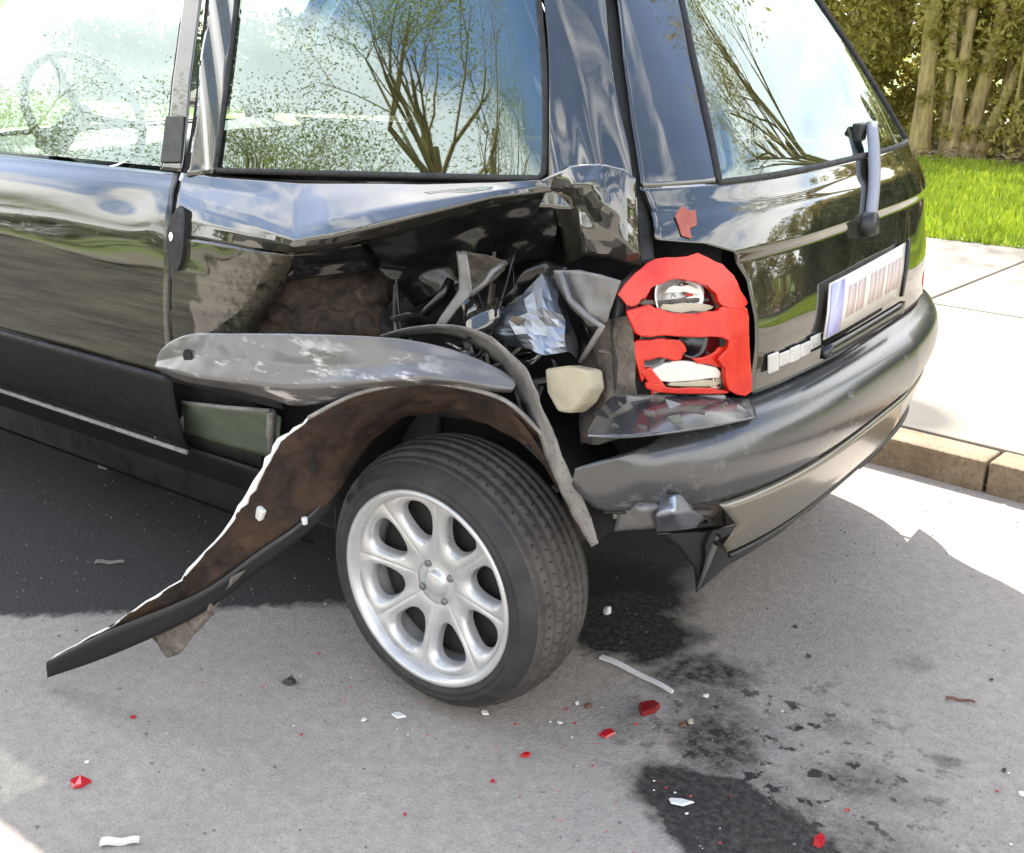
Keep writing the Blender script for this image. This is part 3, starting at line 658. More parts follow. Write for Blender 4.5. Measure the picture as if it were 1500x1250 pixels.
lens('bulb_strip',[(0.3768, 0.7201),(0.4694, 0.7073),(0.473, 0.6984),(0.377, 0.7109)],-.012,.008,M['beige_plastic'])
def bowl(cx,cy,r,dep,mat,name='reflector'):
    v,z=inv_pts[(cx,cy)]; c=SN(v,z,-.028); n=(SN(v,z,.0)-SN(v,z,-.01)).normalized(); a=n.orthogonal().normalized(); b=n.cross(a); rows=[]
    for i in range(7):
        rr=r*i/6; rows.append([c+n*(dep*(i/6)**2)+(a*math.cos(t*.2618)+b*math.sin(t*.2618))*rr for t in range(25)])
    return grid(name,rows,mat,tray,thick=.001)
inv_pts={(1000,432):(0.3978, 0.8585),(1022,500):(0.4257, 0.7817),(960,515):(0.3447, 0.7739),(1005,548):(0.4028, 0.7305)}
bowl(1000,432,.048,.02,M['wheel_silver']); bowl(1022,500,.03,.018,M['gloss_trim'],'bulb_socket'); bowl(960,515,.03,.015,M['primer']); 
lens('reflector_edge',[(0.3613, 0.8637),(0.3844, 0.8743),(0.426, 0.8683),(0.4373, 0.8544),(0.4047, 0.862)],-.012,.006,M['plate_face'])
lens('reflector_ledge',[(0.3524, 0.8412),(0.3777, 0.8476),(0.4547, 0.8372),(0.4604, 0.8278),(0.3971, 0.8298)],-.008,.006,M['beige_plastic'])
lens('reflector_vane',[(0.3282, 0.8533),(0.4476, 0.8489),(0.4519, 0.8419),(0.3282, 0.847)],-.014,.005,M['grey_brown'])
rj=random.Random(77)
for k in range(16):
    cx=rj.uniform(.315,.50); cz=rj.uniform(.69,.88); n_=rj.randint(3,5); sz=rj.uniform(.008,.024)
    pp=[(cx+sz*math.cos(6.283*i/n_+k)*rj.uniform(.5,1),cz+sz*.7*math.sin(6.283*i/n_+k)*rj.uniform(.5,1)) for i in range(n_)]
    splate('lens_splinter',pp,M[rj.choice(['red_lens','red_lens','chrome','beige_plastic','black_trim','grey_brown'])],tray,off=rj.uniform(-.03,-.008),h=rj.uniform(.002,.006))
splate('highlight_strip',[(0.2972, 0.7041),(0.4868, 0.6816),(0.4873, 0.6719),(0.2974, 0.6926)],M['strip_outer'],tray,off=-.01,h=.016)  # highlight line under the lamp, built as a pale strip
# small red shard caught on the pillar above the light
splate('caught_shard',[(0.3608, 0.9704),(0.3745, 0.9855),(0.3887, 0.9769),(0.4022, 0.9781),(0.4093, 0.9544),(0.3955, 0.9515),(0.4014, 0.9375),(0.3806, 0.9427),(0.3713, 0.9566)],M['rust_red'],tg,off=.012,h=.003)
# --- bumper
bo=pchip([(.372,-.01),(.382,.028),(.41,.043),(.485,.056),(.51,.058),(.518,.050),(.526,.048),(.533,.060),(.58,.068),(.615,.062),(.640,.044),(.652,.02),(.662,-.02)])
def bump_off(v,z):
    d=0
    if v<.5: d=-.02*((.5-v)/.3)**2*0.6
    if v>1.15*LH: d=-.030*min(1,(v-1.15*LH)/(.4*LH))
    return bo(z)+d+ (.016*mnoise.noise(Vector((v*11,z*10,3)))*min(1,(.46-v)/.12) if v<.46 else 0)
BL=[(.30,.518),(.245,.535),(.215,.57),(.22,.60),(.275,.625),(.33,.640),(.375,.662)]
bump=patch('bumper',BL,[(W2-.05,.518),(W2-.05,.59),(W2-.05,.662)],130,34,M['bumper_grey'],CAR,off=bump_off,thick=.003)
lowb=patch('lower_bumper',[(.52,.372),(.475,.42),(.49,.46),(.44,.516)],[(W2-.05,.372),(W2-.05,.516)],110,22,M['bumper_low'],bump,off=bump_off,thick=.003)
tube('bumper_groove',[SN(.26+i*(W2-.34)/80,.522,bump_off(.26+i*(W2-.34)/80,.522)+.0005) for i in range(81)],.0035,M['rubber'],bump,n=6)
tube('bumper_lip',[SN(.52+i*(W2-.6)/80,.375,.032) for i in range(81)],.006,M['black_trim'],bump,n=6)
# torn ledge between light and bumper
grid('bumper_ledge',crumple(crgrid([[(0.34, 0.1102, 0.6936),(0.4, 0.129, 0.6943),(0.45, 0.2023, 0.6846),(0.49, 0.3013, 0.6601)],[(0.35, 0.0411, 0.6848),(0.43, 0.0534, 0.6919),(0.48, 0.1433, 0.6806),(0.51, 0.278, 0.6519)],[(0.36, -0.0181, 0.658),(0.45, -0.0226, 0.6789),(0.5, 0.1055, 0.6654),(0.53, 0.2418, 0.6515)]],8,6),.004,11,4,False),M['bumper_grey'],bump,thick=.003)
rj=random.Random(91); LP=[(0.37, 0.0089, 0.6841),(0.41, 0.0136, 0.6977),(0.44, 0.0357, 0.691),(0.47, 0.0559, 0.7049),(0.49, 0.0989, 0.688),(0.51, 0.1549, 0.6857),(0.41, -0.0158, 0.6794),(0.46, -0.0203, 0.6892),(0.49, 0.0309, 0.6916),(0.33, 0.1262, 0.7055),(0.32, 0.1071, 0.7554),(0.39, 0.0372, 0.6939),(0.525, 0.1883, 0.6726),(0.43, 0.0742, 0.7032)]
for k,p in enumerate(LP):
    c=Vector(p)+Vector((.006,-.012,.010)); n_=rj.randint(3,5); sz=rj.uniform(.010,.026); u=Vector((rj.gauss(0,1),rj.gauss(0,1),rj.gauss(0,.3))).normalized(); w=u.cross(Vector((.3,-.3,1)).normalized()).normalized()
    solid=[c+u*sz*math.cos(6.283*i/n_+k)*rj.uniform(.5,1.1)+w*sz*.6*math.sin(6.283*i/n_+k)*rj.uniform(.5,1) for i in range(n_)]
    mk('broken_chip',solid+[q+Vector((.001,-.001,.004)) for q in solid],[tuple(range(n_)),tuple(range(n_,2*n_))[::-1]]+[(i,(i+1)%n_,(i+1)%n_+n_,i+n_) for i in range(n_)],M[rj.choice(['red_lens','black_trim','primer','black_trim','grey_brown','green_sheet'])],bump,smooth=False)
for k in range(4):
    tube('grille_slat',[(0.37, 0.0329, 0.5478)if k==0 else (0.37, 0.0427, 0.5249) if k==1 else (0.37, 0.0573, 0.4987) if k==2 else (0.37, 0.0744, 0.4711),(0.43, 0.0886, 0.5462)if k==0 else (0.43, 0.0953, 0.5231) if k==1 else (0.43, 0.1069, 0.4979) if k==2 else (0.42, 0.138, 0.4622),(0.48, 0.1884, 0.5294)if k==0 else (0.48, 0.1913, 0.5083) if k==1 else (0.475, 0.2052, 0.4804) if k==2 else (0.47, 0.2054, 0.4571)],[.007,.008,.006],M['gloss_trim' if k%2 else 'primer'],bump,n=6)
# broken fog lamp bits under the corner
def shardgrid(name,rows,mat,parent=CAR,amp=.006,freq=22,seed=0,su=5,sv=5,thick=.002,sharp=True,**k):
    return grid(name,crumple(crgrid(rows,su,sv,True,True),amp,freq,seed,sharp),mat,parent,thick=thick,**k)
shardgrid('fog_lamp_shell',[[(0.36, 0.0431, 0.5417),(0.4, 0.0739, 0.5461),(0.43, 0.1241, 0.5389)],[(0.38, 0.0553, 0.5083),(0.44, 0.0267, 0.5406),(0.46, 0.0934, 0.5255)],[(0.37, 0.0636, 0.4676),(0.42, 0.0663, 0.4842),(0.44, 0.1495, 0.4621)]],M['primer'],bump,seed=3)
shardgrid('fog_lamp_lens',[[(0.44, 0.0817, 0.5487),(0.47, 0.0715, 0.5562),(0.47, 0.1198, 0.5431)],[(0.45, 0.0549, 0.521),(0.48, 0.0551, 0.5349),(0.48, 0.1285, 0.5108)],[(0.43, 0.1002, 0.4704),(0.46, 0.1355, 0.4679),(0.46, 0.2693, 0.4306)]],M['bare_steel'],bump,seed=5,amp=.004)
shardgrid('corner_bracket',[[(0.45, 0.1593, 0.5331),(0.47, 0.1957, 0.5294),(0.48, 0.2159, 0.5174)],[(0.44, 0.1973, 0.4791),(0.46, 0.2224, 0.4793),(0.47, 0.2717, 0.4603)],[(0.43, 0.1955, 0.442),(0.45, 0.235, 0.4353),(0.46, 0.3049, 0.4145)]],M['grey_brown'],bump,seed=6)
shardgrid('torn_flap',[[(0.42, 0.1196, 0.4552),(0.44, 0.3146, 0.3999),(0.44, 0.575, 0.3279),(0.43, 0.9466, 0.2468)],[(0.41, 0.2133, 0.3924),(0.42, 0.3494, 0.3416),(0.43, 0.5015, 0.3072),(0.43, 0.842, 0.2444)],[(0.4, 0.3086, 0.3093),(0.41, 0.3335, 0.2905),(0.42, 0.4466, 0.2914),(0.43, 0.7412, 0.2529)],[(0.39, 0.3518, 0.2323),(0.4, 0.3363, 0.2453),(0.41, 0.4261, 0.2608),(0.42, 0.6744, 0.2412)]],M['gloss_trim'],bump,seed=8,amp=.005)
tube('flap_edge',[(0.445, 0.3122, 0.3843),(0.425, 0.3265, 0.3308),(0.4, 0.3361, 0.2468)],[.006,.006,.003],M['primer'],bump,n=5)
box('tow_bracket',(0.44, 1.0424, 0.3632),(.10,.16,.10),M['dark_inside'],bump)
tube('exhaust_pipe',[(-.35,1.18,.26),(.2,1.2,.25),(.44,1.2,.27)],.026,M['grey_brown'],bump,n=14)
# --- crumpled quarter panel
Q=[[(-0.723, 0.092, 0.9789),(-0.6166, 0.093, 0.9805),(-0.4832, 0.094, 0.9842),(-0.369, 0.096, 0.9882),(-0.2962, 0.097, 0.992),(-0.1918, 0.098, 0.9981),(-0.0623, 0.1, 1.006),(0.0882, 0.1, 1.0169),(0.1956, 0.105, 1.0285)],
   [(-0.7189, 0.08, 0.9635),(-0.6108, 0.077, 0.9578),(-0.4713, 0.072, 0.9569),(-0.3395, 0.06, 0.9546),(-0.2719, 0.064, 0.9672),(-0.1701, 0.074, 0.9815),(-0.0473, 0.082, 0.9949),(0.0935, 0.093, 1.0124),(0.2023, 0.105, 1.0246)],
   [(-0.7017, 0.057, 0.9405),(-0.5891, 0.048, 0.934),(-0.4437, 0.036, 0.9252),(-0.3023, 0.014, 0.9079),(-0.2233, 0.02, 0.9296),(-0.1359, 0.036, 0.955),(-0.0247, 0.055, 0.9799),(0.1033, 0.08, 1.0055),(0.2077, 0.107, 1.0194)],
   [(-0.6896, 0.042, 0.9222),(-0.5748, 0.033, 0.9193),(-0.4313, 0.02, 0.9074),(-0.2926, 0.002, 0.8942),(-0.204, 0.008, 0.911),(-0.1139, 0.02, 0.934),(-0.0065, 0.042, 0.9645),(0.1107, 0.074, 0.9978),(0.2111, 0.112, 1.0126)],
   [(-0.6795, 0.028, 0.8997),(-0.5636, 0.018, 0.8979),(-0.4241, 0.01, 0.8886),(-0.296, 0.004, 0.8822),(-0.2087, 0.02, 0.8953),(-0.1255, 0.04, 0.9158),(-0.0229, 0.066, 0.9461),(0.0975, 0.095, 0.9843),(0.2032, 0.13, 1.0024)],
   [(-0.6715, 0.014, 0.8645),(-0.5624, 0.01, 0.8665),(-0.4313, 0.012, 0.8639),(-0.3257, 0.03, 0.8623),(-0.2434, 0.06, 0.872),(-0.1655, 0.085, 0.8918),(-0.0579, 0.11, 0.9239),(0.0739, 0.13, 0.9691),(0.1927, 0.15, 0.9927)]]
M['muddy_paint'].node_tree.nodes['Principled BSDF'].inputs['IOR'].default_value=1.5
def qfix(i,j): return min(1,4*i)*min(1,6*j)
quarter=grid('quarter_panel',crumple(crgrid(Q,8,5,True,True),.0006,9,2,True,qfix),M['paint'],CAR,thick=.003)
Q2=[[(-0.6717, 0.014, 0.8631),(-0.5626, 0.01, 0.8651),(-0.4315, 0.012, 0.8626),(-0.3656, 0.02, 0.8607),(-0.3304, 0.034, 0.8586)],
    [(-0.6757, 0.004, 0.7877),(-0.5651, 0.004, 0.7984),(-0.4483, 0.01, 0.8035),(-0.3948, 0.03, 0.8175),(-0.3752, 0.06, 0.8216)],
    [(-0.6864, 0.001, 0.7145),(-0.5727, 0.002, 0.7303),(-0.4762, 0.01, 0.7423),(-0.4377, 0.03, 0.7508),(-0.421, 0.07, 0.7664)],
    [(-0.7031, 0.002, 0.6376),(-0.5862, 0.004, 0.6559),(-0.4975, 0.012, 0.6755),(-0.4755, 0.03, 0.6893),(-0.4786, 0.07, 0.702)],
    [(-0.7215, 0.01, 0.5641),(-0.6101, 0.014, 0.5785),(-0.516, 0.02, 0.6056),(-0.4835, 0.03, 0.6235),(-0.4647, 0.06, 0.6342)]]
grid('quarter_lower',crumple(crgrid(Q2,7,7),.0015,12,5,True,qfix),M['muddy_paint'],quarter,thick=.003)
D=[[(-0.346, 0.045, 0.8578),(-0.2523, 0.08, 0.8758),(-0.1577, 0.11, 0.8966),(-0.0671, 0.14, 0.9264),(0.0346, 0.17, 0.9646),(0.1309, 0.2, 0.9845)],
   [(-0.4074, 0.07, 0.8025),(-0.3336, 0.12, 0.8168),(-0.2335, 0.17, 0.834),(-0.1362, 0.22, 0.8572),(-0.042, 0.27, 0.8861),(0.0769, 0.28, 0.9094)],
   [(-0.4587, 0.075, 0.7464),(-0.3658, 0.11, 0.7665),(-0.2445, 0.14, 0.7839),(-0.1824, 0.21, 0.7863),(-0.076, 0.27, 0.8029),(0.0779, 0.28, 0.8333)],
   [(-0.4886, 0.06, 0.6954),(-0.3691, 0.09, 0.7142),(-0.2371, 0.11, 0.7365),(-0.1938, 0.16, 0.7328),(-0.0953, 0.25, 0.7361),(0.0924, 0.26, 0.7742)],
   [(-0.5041, 0.05, 0.6445),(-0.358, 0.075, 0.6629),(-0.2211, 0.09, 0.6888),(-0.1422, 0.12, 0.6949),(-0.0562, 0.2, 0.6912),(0.1342, 0.2, 0.7284)]]
DD=crumple(crumple(crgrid(D,11,10),.024,17,9,True),.008,48,19,True)
grid('inner_wing',[r_[:30] for r_ in DD],M['dirt_panel'],quarter,thick=.003)
grid('inner_cavity',[r_[29:] for r_ in DD],M['dark_inside'],quarter,thick=.003)
# pillar foot folded over the cave
K=[[(0.1733, 0.108, 1.0222),(0.2478, 0.095, 1.0553),(0.3025, 0.098, 1.0616),(0.3356, 0.115, 1.054),(0.3486, 0.125, 1.0395)],
   [(0.189, 0.125, 0.9974),(0.2742, 0.075, 1.0286),(0.3143, 0.09, 1.0404),(0.3459, 0.1, 1.0179),(0.3533, 0.125, 0.9895)],
   [(0.1929, 0.14, 0.9714),(0.2652, 0.1, 0.9955),(0.334, 0.07, 1.0027),(0.3505, 0.095, 0.9771),(0.3586, 0.125, 0.9527)],
   [(0.1898, 0.16, 0.931),(0.279, 0.09, 0.9603),(0.3262, 0.085, 0.9655),(0.3576, 0.085, 0.9475),(0.3666, 0.12, 0.922)],
   [(0.1954, 0.17, 0.8776),(0.274, 0.11, 0.9132),(0.325, 0.1, 0.9171),(0.351, 0.105, 0.9117),(0.3645, 0.125, 0.9047)]]
grid('pillar_foot_fold',crumple(crgrid(K,7,7,True,True),.007,13,12,True),M['paint'],CAR,thick=.003)
# crushed metal in the cave
steel=shardgrid('crushed_sheet',[[(0.0403, 0.12, 0.7688),(0.1452, 0.1, 0.8242),(0.2107, 0.07, 0.8819),(0.2216, 0.1, 0.8669),(0.2222, 0.12, 0.8485)],[(0.0864, 0.09, 0.7695),(0.1847, 0.055, 0.8126),(0.2326, 0.045, 0.8352),(0.256, 0.07, 0.82),(0.254, 0.1, 0.8045)],[(0.1162, 0.08, 0.7615),(0.2061, 0.035, 0.7876),(0.2365, 0.05, 0.7869),(0.2705, 0.055, 0.7934),(0.2642, 0.1, 0.7711)],[(0.1455, 0.07, 0.7491),(0.2095, 0.04, 0.7616),(0.2506, 0.03, 0.7614),(0.2704, 0.06, 0.7636),(0.2713, 0.09, 0.7452)]],M['bare_steel'],CAR,seed=21,amp=.014,freq=15,su=3,sv=3,smooth=False)
shardgrid('torn_bracket',[[(0.0172, 0.09, 0.8959),(0.0415, 0.09, 0.8962)],[(0.0266, 0.085, 0.8594),(0.0548, 0.08, 0.8613)],[(0.03, 0.08, 0.8305),(0.0603, 0.08, 0.8284)],[(0.007, 0.075, 0.7977),(0.0312, 0.07, 0.796)],[(-0.0201, 0.07, 0.7549),(-0.0011, 0.07, 0.7528)]],M['primer'],steel,seed=22,amp=.004)
shardgrid('torn_bracket',[[(0.0214, 0.1, 0.8949),(0.0755, 0.1, 0.8937),(0.1147, 0.11, 0.8872)],[(0.0108, 0.12, 0.8578),(0.0566, 0.13, 0.858),(0.106, 0.11, 0.8708)],[(0.0372, 0.09, 0.826),(0.0628, 0.1, 0.8324),(0.0987, 0.1, 0.8562)]],M['grey_brown'],steel,seed=24,amp=.008)
tube('bracket_edge',[(0.0652, 0.07, 0.8285),(0.0942, 0.075, 0.8528),(0.1052, 0.08, 0.8721),(0.1192, 0.1, 0.8869)],.005,M['primer'],steel,n=5)
tube('wiring_tube',[(-0.1147, 0.11, 0.7281),(-0.0625, 0.1, 0.7768),(-0.0243, 0.1, 0.8111),(-0.0211, 0.12, 0.8354)],.009,M['gloss_trim'],steel,n=8)
rj=random.Random(31)
for k in range(15):
    cx=rj.uniform(-.10,.27); cz=rj.uniform(.67,.81)-.2*max(0,cx-.15); cy=rj.uniform(.07,.17); u=Vector((rj.gauss(0,1),rj.gauss(0,.5),rj.gauss(0,1))).normalized(); w=u.cross(Vector((rj.gauss(0,.6),-1,rj.gauss(0,.6)))).normalized(); L_=rj.uniform(.02,.075); b_=rj.uniform(.006,.026); c=Vector((cx,cy,cz)); q=Vector((rj.gauss(0,.008),rj.gauss(0,.012),rj.gauss(0,.008)))
    rows=[[c-u*L_-w*b_*.2,c-u*L_+w*b_*.3],[c-u*L_*.3+q-w*b_,c-u*L_*.3+q+w*b_*.8],[c+u*L_*.35-q-w*b_*.9,c+u*L_*.35-q+w*b_],[c+u*L_-w*b_*.1,c+u*L_+w*b_*.25]]
    shardgrid('torn_shard',rows,M[rj.choice(['primer','grey_brown','black_trim','gloss_trim','paint','paint','strip_outer'])],steel,seed=100+k,amp=.004,su=3,sv=3,thick=.0015)
for k in range(7):
    a=Vector((rj.uniform(-.2,.1),.16,rj.uniform(.80,.92))); b=Vector((rj.uniform(.0,.28),rj.uniform(.06,.12),rj.uniform(.62,.78))); m_=(a+b)/2+Vector((rj.gauss(0,.06),-.04,-.06+rj.gauss(0,.04)))
    tube('loose_wire',cr1([a,m_,b],7),.0035,M['black_trim' if k%2 else 'grey_brown'],steel,n=5)
shardgrid('folded_skin',[[(-0.2165, 0.045, 0.8922),(-0.0753, 0.075, 0.9317),(0.0587, 0.1, 0.9736),(0.1479, 0.115, 0.9952),(0.1991, 0.13, 1.0032)],[(-0.2399, 0.12, 0.8411),(-0.0829, 0.1, 0.8872),(0.0116, 0.14, 0.9279),(0.1303, 0.12, 0.9615),(0.1862, 0.15, 0.9696)],[(-0.1718, 0.13, 0.8083),(-0.1033, 0.17, 0.8361),(0.0185, 0.15, 0.8847),(0.0797, 0.18, 0.9087),(0.1827, 0.15, 0.9316)],[(-0.1664, 0.18, 0.7532),(-0.0711, 0.16, 0.7991),(-0.0131, 0.2, 0.8292),(0.0797, 0.18, 0.8649),(0.1506, 0.19, 0.8836)]],M['gloss_trim'],quarter,seed=71,amp=.016,freq=14,su=7,sv=7)
shardgrid('folded_skin',[[(-0.3488, 0.03, 0.8558),(-0.2712, 0.045, 0.8712),(-0.1697, 0.05, 0.8939)],[(-0.3541, 0.05, 0.8297),(-0.3018, 0.09, 0.8347),(-0.1935, 0.1, 0.8586)],[(-0.3968, 0.065, 0.7951),(-0.3078, 0.085, 0.8122),(-0.2015, 0.12, 0.8312)]],M['gloss_trim'],quarter,seed=73,amp=.010,freq=20,su=6,sv=6)
shardgrid('folded_skin',[[(0.1449, 0.12, 0.8738),(0.1802, 0.13, 0.8915),(0.2414, 0.1, 0.892)],[(0.1161, 0.11, 0.8304),(0.1597, 0.14, 0.8367),(0.2488, 0.09, 0.8516)],[(0.0403, 0.12, 0.7688),(0.1234, 0.1, 0.7948),(0.1881, 0.12, 0.8086)]],M['gloss_trim'],quarter,seed=75,amp=.010,freq=18,su=6,sv=6)
shardgrid('hinge_plate',[[(0.224, 0.09, 0.887),(0.2813, 0.075, 0.8963),(0.3314, 0.06, 0.8983),(0.372, 0.05, 0.8944)],[(0.2287, 0.1, 0.8529),(0.2879, 0.07, 0.866),(0.3353, 0.055, 0.8716),(0.3632, 0.05, 0.8687)],[(0.2599, 0.09, 0.8304),(0.3106, 0.06, 0.8344),(0.339, 0.055, 0.835),(0.3554, 0.05, 0.846)],[(0.296, 0.08, 0.8091),(0.3178, 0.07, 0.8111),(0.339, 0.06, 0.8186),(0.3493, 0.055, 0.8278)]],M['primer'],CAR,seed=27,amp=.007,freq=17)
tube('hinge_edge',[(0.2474, 0.075, 0.8878),(0.27, 0.07, 0.8469),(0.3113, 0.055, 0.831),(0.3427, 0.05, 0.819),(0.3172, 0.06, 0.7827),(0.2909, 0.07, 0.7474)],[.006,.006,.006,.006,.005,.004],M['primer'],CAR,n=6)
shardgrid('corner_wall',[[(0.2321, 0.16, 0.7795),(0.3222, 0.1, 0.8169),(0.3747, 0.085, 0.8343)],[(0.2273, 0.17, 0.7129),(0.3247, 0.1, 0.7462),(0.3841, 0.085, 0.76)],[(0.2419, 0.15, 0.6458),(0.3331, 0.09, 0.6799),(0.3905, 0.09, 0.6935)],[(0.2755, 0.1, 0.592),(0.3344, 0.07, 0.6142),(0.3798, 0.08, 0.6331)]],M['grey_brown'],CAR,seed=31,amp=.012,freq=13,su=6,sv=6)
splc=[(0.2365, 0.045, 0.7322),(0.2814, 0.04, 0.746),(0.3169, 0.05, 0.7429),(0.323, 0.05, 0.7118),(0.308, 0.05, 0.6833),(0.2904, 0.045, 0.6647),(0.2668, 0.04, 0.6636),(0.2446, 0.04, 0.6937)]
def solidpoly(name,P,d,mat,parent,bev=.004):
    n=len(P); V=[Vector(p) for p in P]+[Vector(p)+Vector(d) for p in P]
    F=[tuple(range(n)),tuple(range(2*n-1,n-1,-1))]+[(i,i+n,(i+1)%n+n,(i+1)%n) for i in range(n)]
    o=mk(name,V,F,mat,parent,smooth=False,bevel=bev)
    bm=bmesh.new(); bm.from_mesh(o.data); bmesh.ops.recalc_face_normals(bm,faces=bm.faces); bm.to_mesh(o.data); bm.free(); return o
solidpoly('plastic_cap',splc,(.012,.03,-.004),M['beige_plastic'],CAR,.005)
# wheel-arch flange sweeping down behind the tyre
def ribbon(name,path,widths,mat,parent,d=(0,.02,0),amp=.003,seed=1,sub=6,thick=.002,nv=3):
    """path of (outer point, inner point) pairs"""
    rows=crgrid([[Vector(p)*(1-k/nv)+Vector(q)*(k/nv) for k in range(nv+1)] for p,q in path],1,sub,True,False)
    return grid(name,crumple(rows,amp,25,seed,True),mat,parent,thick=thick)
ribbon('arch_flange',[((-0.1449, 0.06, 0.7248),(-0.1763, 0.1, 0.7006)),((-0.0519, 0.04, 0.7588),(-0.0974, 0.09, 0.7233)),((0.0512, 0.03, 0.7814),(0.003, 0.08, 0.7438)),((0.1318, 0.025, 0.7781),(0.0789, 0.07, 0.7382)),((0.1865, 0.02, 0.7553),(0.1234, 0.07, 0.7124)),((0.2275, 0.015, 0.7286),(0.16, 0.06, 0.6884)),((0.2545, 0.01, 0.6859),(0.196, 0.05, 0.6563)),((0.2766, 0.01, 0.6457),(0.2357, 0.03, 0.6215)),((0.3086, 0.012, 0.5807),(0.2766, 0.02, 0.5582)),((0.3425, 0.015, 0.5252),(0.3131, 0.02, 0.5009)),((0.3651, 0.02, 0.4605),(0.3521, 0.02, 0.4493))],0,M['strip_outer'],CAR,seed=33,amp=.005)
ribbon('inner_flange',[((-0.0112, -0.01, 0.6819),(-0.0205, 0, 0.6701)),((0.1182, 0, 0.6958),(0.0961, 0.02, 0.6768)),((0.1822, 0.02, 0.6569),(0.1498, 0.05, 0.6347)),((0.2388, 0.03, 0.5989),(0.2067, 0.06, 0.5763)),((0.282, 0.05, 0.5221),(0.2513, 0.08, 0.4989)),((0.319, 0.06, 0.4394),(0.2893, 0.09, 0.4141))],0,M['rust_liner'],CAR,seed=35)
# bumper end torn loose and pushed forward along the side
B=[[(-0.6442, -0.07, 0.6339),(-0.5936, -0.07, 0.6709),(-0.5215, -0.068, 0.6973),(-0.415, -0.062, 0.7127),(-0.2691, -0.055, 0.7326),(-0.1381, -0.045, 0.7497),(-0.0058, -0.03, 0.76),(0.0873, -0.015, 0.7538),(0.1548, 0, 0.7346),(0.1929, 0.015, 0.7129)],
   [(-0.6462, -0.078, 0.6252),(-0.5802, -0.085, 0.6594),(-0.5015, -0.086, 0.6796),(-0.3839, -0.082, 0.6938),(-0.2407, -0.075, 0.7106),(-0.1022, -0.066, 0.7303),(0.0266, -0.05, 0.7457),(0.1081, -0.032, 0.74),(0.1666, -0.01, 0.7238),(0.1994, 0.01, 0.7083)],
   [(-0.647, -0.08, 0.6183),(-0.5711, -0.094, 0.6432),(-0.4835, -0.098, 0.6577),(-0.3647, -0.096, 0.6696),(-0.2182, -0.09, 0.6846),(-0.082, -0.08, 0.7062),(0.0439, -0.062, 0.7265),(0.1187, -0.04, 0.7261),(0.1724, -0.014, 0.7141),(0.2022, 0.01, 0.7041)],
   [(-0.6443, -0.078, 0.611),(-0.5789, -0.088, 0.6177),(-0.4949, -0.09, 0.6218),(-0.3711, -0.088, 0.6328),(-0.2214, -0.082, 0.6484),(-0.0834, -0.072, 0.6792),(0.0416, -0.055, 0.7076),(0.1164, -0.034, 0.7112),(0.1721, -0.01, 0.7036),(0.2007, 0.012, 0.6998)],
   [(-0.6421, -0.066, 0.5997),(-0.5897, -0.066, 0.5945),(-0.5192, -0.064, 0.5939),(-0.4, -0.06, 0.6011),(-0.251, -0.05, 0.5998),(-0.105, -0.045, 0.6454),(0.0295, -0.035, 0.6858),(0.1061, -0.018, 0.6957),(0.1614, 0.004, 0.692),(0.1921, 0.02, 0.6913)]]
DY=[0,-.007,-.014,-.034,-.004]
B=[[(p[0],(B[0][j][1]+B[4][j][1])/2+DY[i]*min(1,.35+j/3)*min(1,(10-j)/4),p[2]) for j,p in enumerate(row)] for i,row in enumerate(B)]
bar=grid('loose_bumper_end',crumple(crgrid(B,7,6,False,True),.004,13,44,True),M['bar_grey'],CAR,thick=.004)
hx=(-0.5308, -0.078, 0.6506); hr=[]
mk('screw_hole',[Vector(hx)+Vector((.0135*math.cos(i*.5236),-.004,.017*math.sin(i*.5236))) for i in range(12)],[tuple(range(12))],M['dark_inside'],bar,smooth=False,thick=.004)
shardgrid('bumper_end_rail',[[(-0.6701, -0.05, 0.5879),(-0.472, -0.045, 0.5893),(-0.3238, -0.035, 0.5953)],[(-0.6689, -0.03, 0.5636),(-0.4999, -0.025, 0.5615),(-0.3339, -0.02, 0.5641)]],M['black_trim'],bar,seed=45,amp=.002)
# arch lip peeled away, rusty inside outwards
TOP=[(0.2496, 0.03, 0.6196),(0.1927, 0, 0.6788),(0.1047, -0.02, 0.6935),(0.0154, -0.04, 0.6869),(-0.0869, -0.07, 0.6554),(-0.1767, -0.1, 0.6021),(-0.2236, -0.13, 0.5576),(-0.249, -0.17, 0.4842),(-0.2791, -0.21, 0.4089),(-0.3689, -0.27, 0.2873),(-0.5198, -0.33, 0.1689),(-0.6794, -0.39, 0.0559)]
MID=[(0.2053, 0.07, 0.5918),(0.138, 0.05, 0.6335),(0.0509, 0.03, 0.6468),(-0.0283, 0, 0.6394),(-0.1187, -0.02, 0.5942),(-0.1755, -0.05, 0.5346),(-0.2064, -0.085, 0.4868),(-0.2356, -0.14, 0.4267),(-0.2722, -0.185, 0.3666),(-0.3661, -0.255, 0.2615),(-0.5344, -0.32, 0.1363),(-0.6887, -0.385, 0.0323)]
BOT=[(0.1709, 0.09, 0.5692),(0.0785, 0.1, 0.5853),(-0.024, 0.1, 0.5894),(-0.118, 0.09, 0.5635),(-0.1767, 0.06, 0.5108),(-0.1968, 0.02, 0.4519),(-0.1892, -0.04, 0.4201),(-0.2201, -0.11, 0.3722),(-0.262, -0.165, 0.3263),(-0.3473, -0.25, 0.242),(-0.5347, -0.32, 0.113),(-0.6786, -0.39, 0.0209)]
lip=grid('peeled_arch_lip',crumple(crumple(crgrid([TOP,MID,BOT],12,10,True),.014,21,51,True,lambda i,j:.35+3*i*(1-i)),.005,55,52,True,lambda i,j:.3+3*i*(1-i)),M['rust_liner'],CAR,thick=.003)
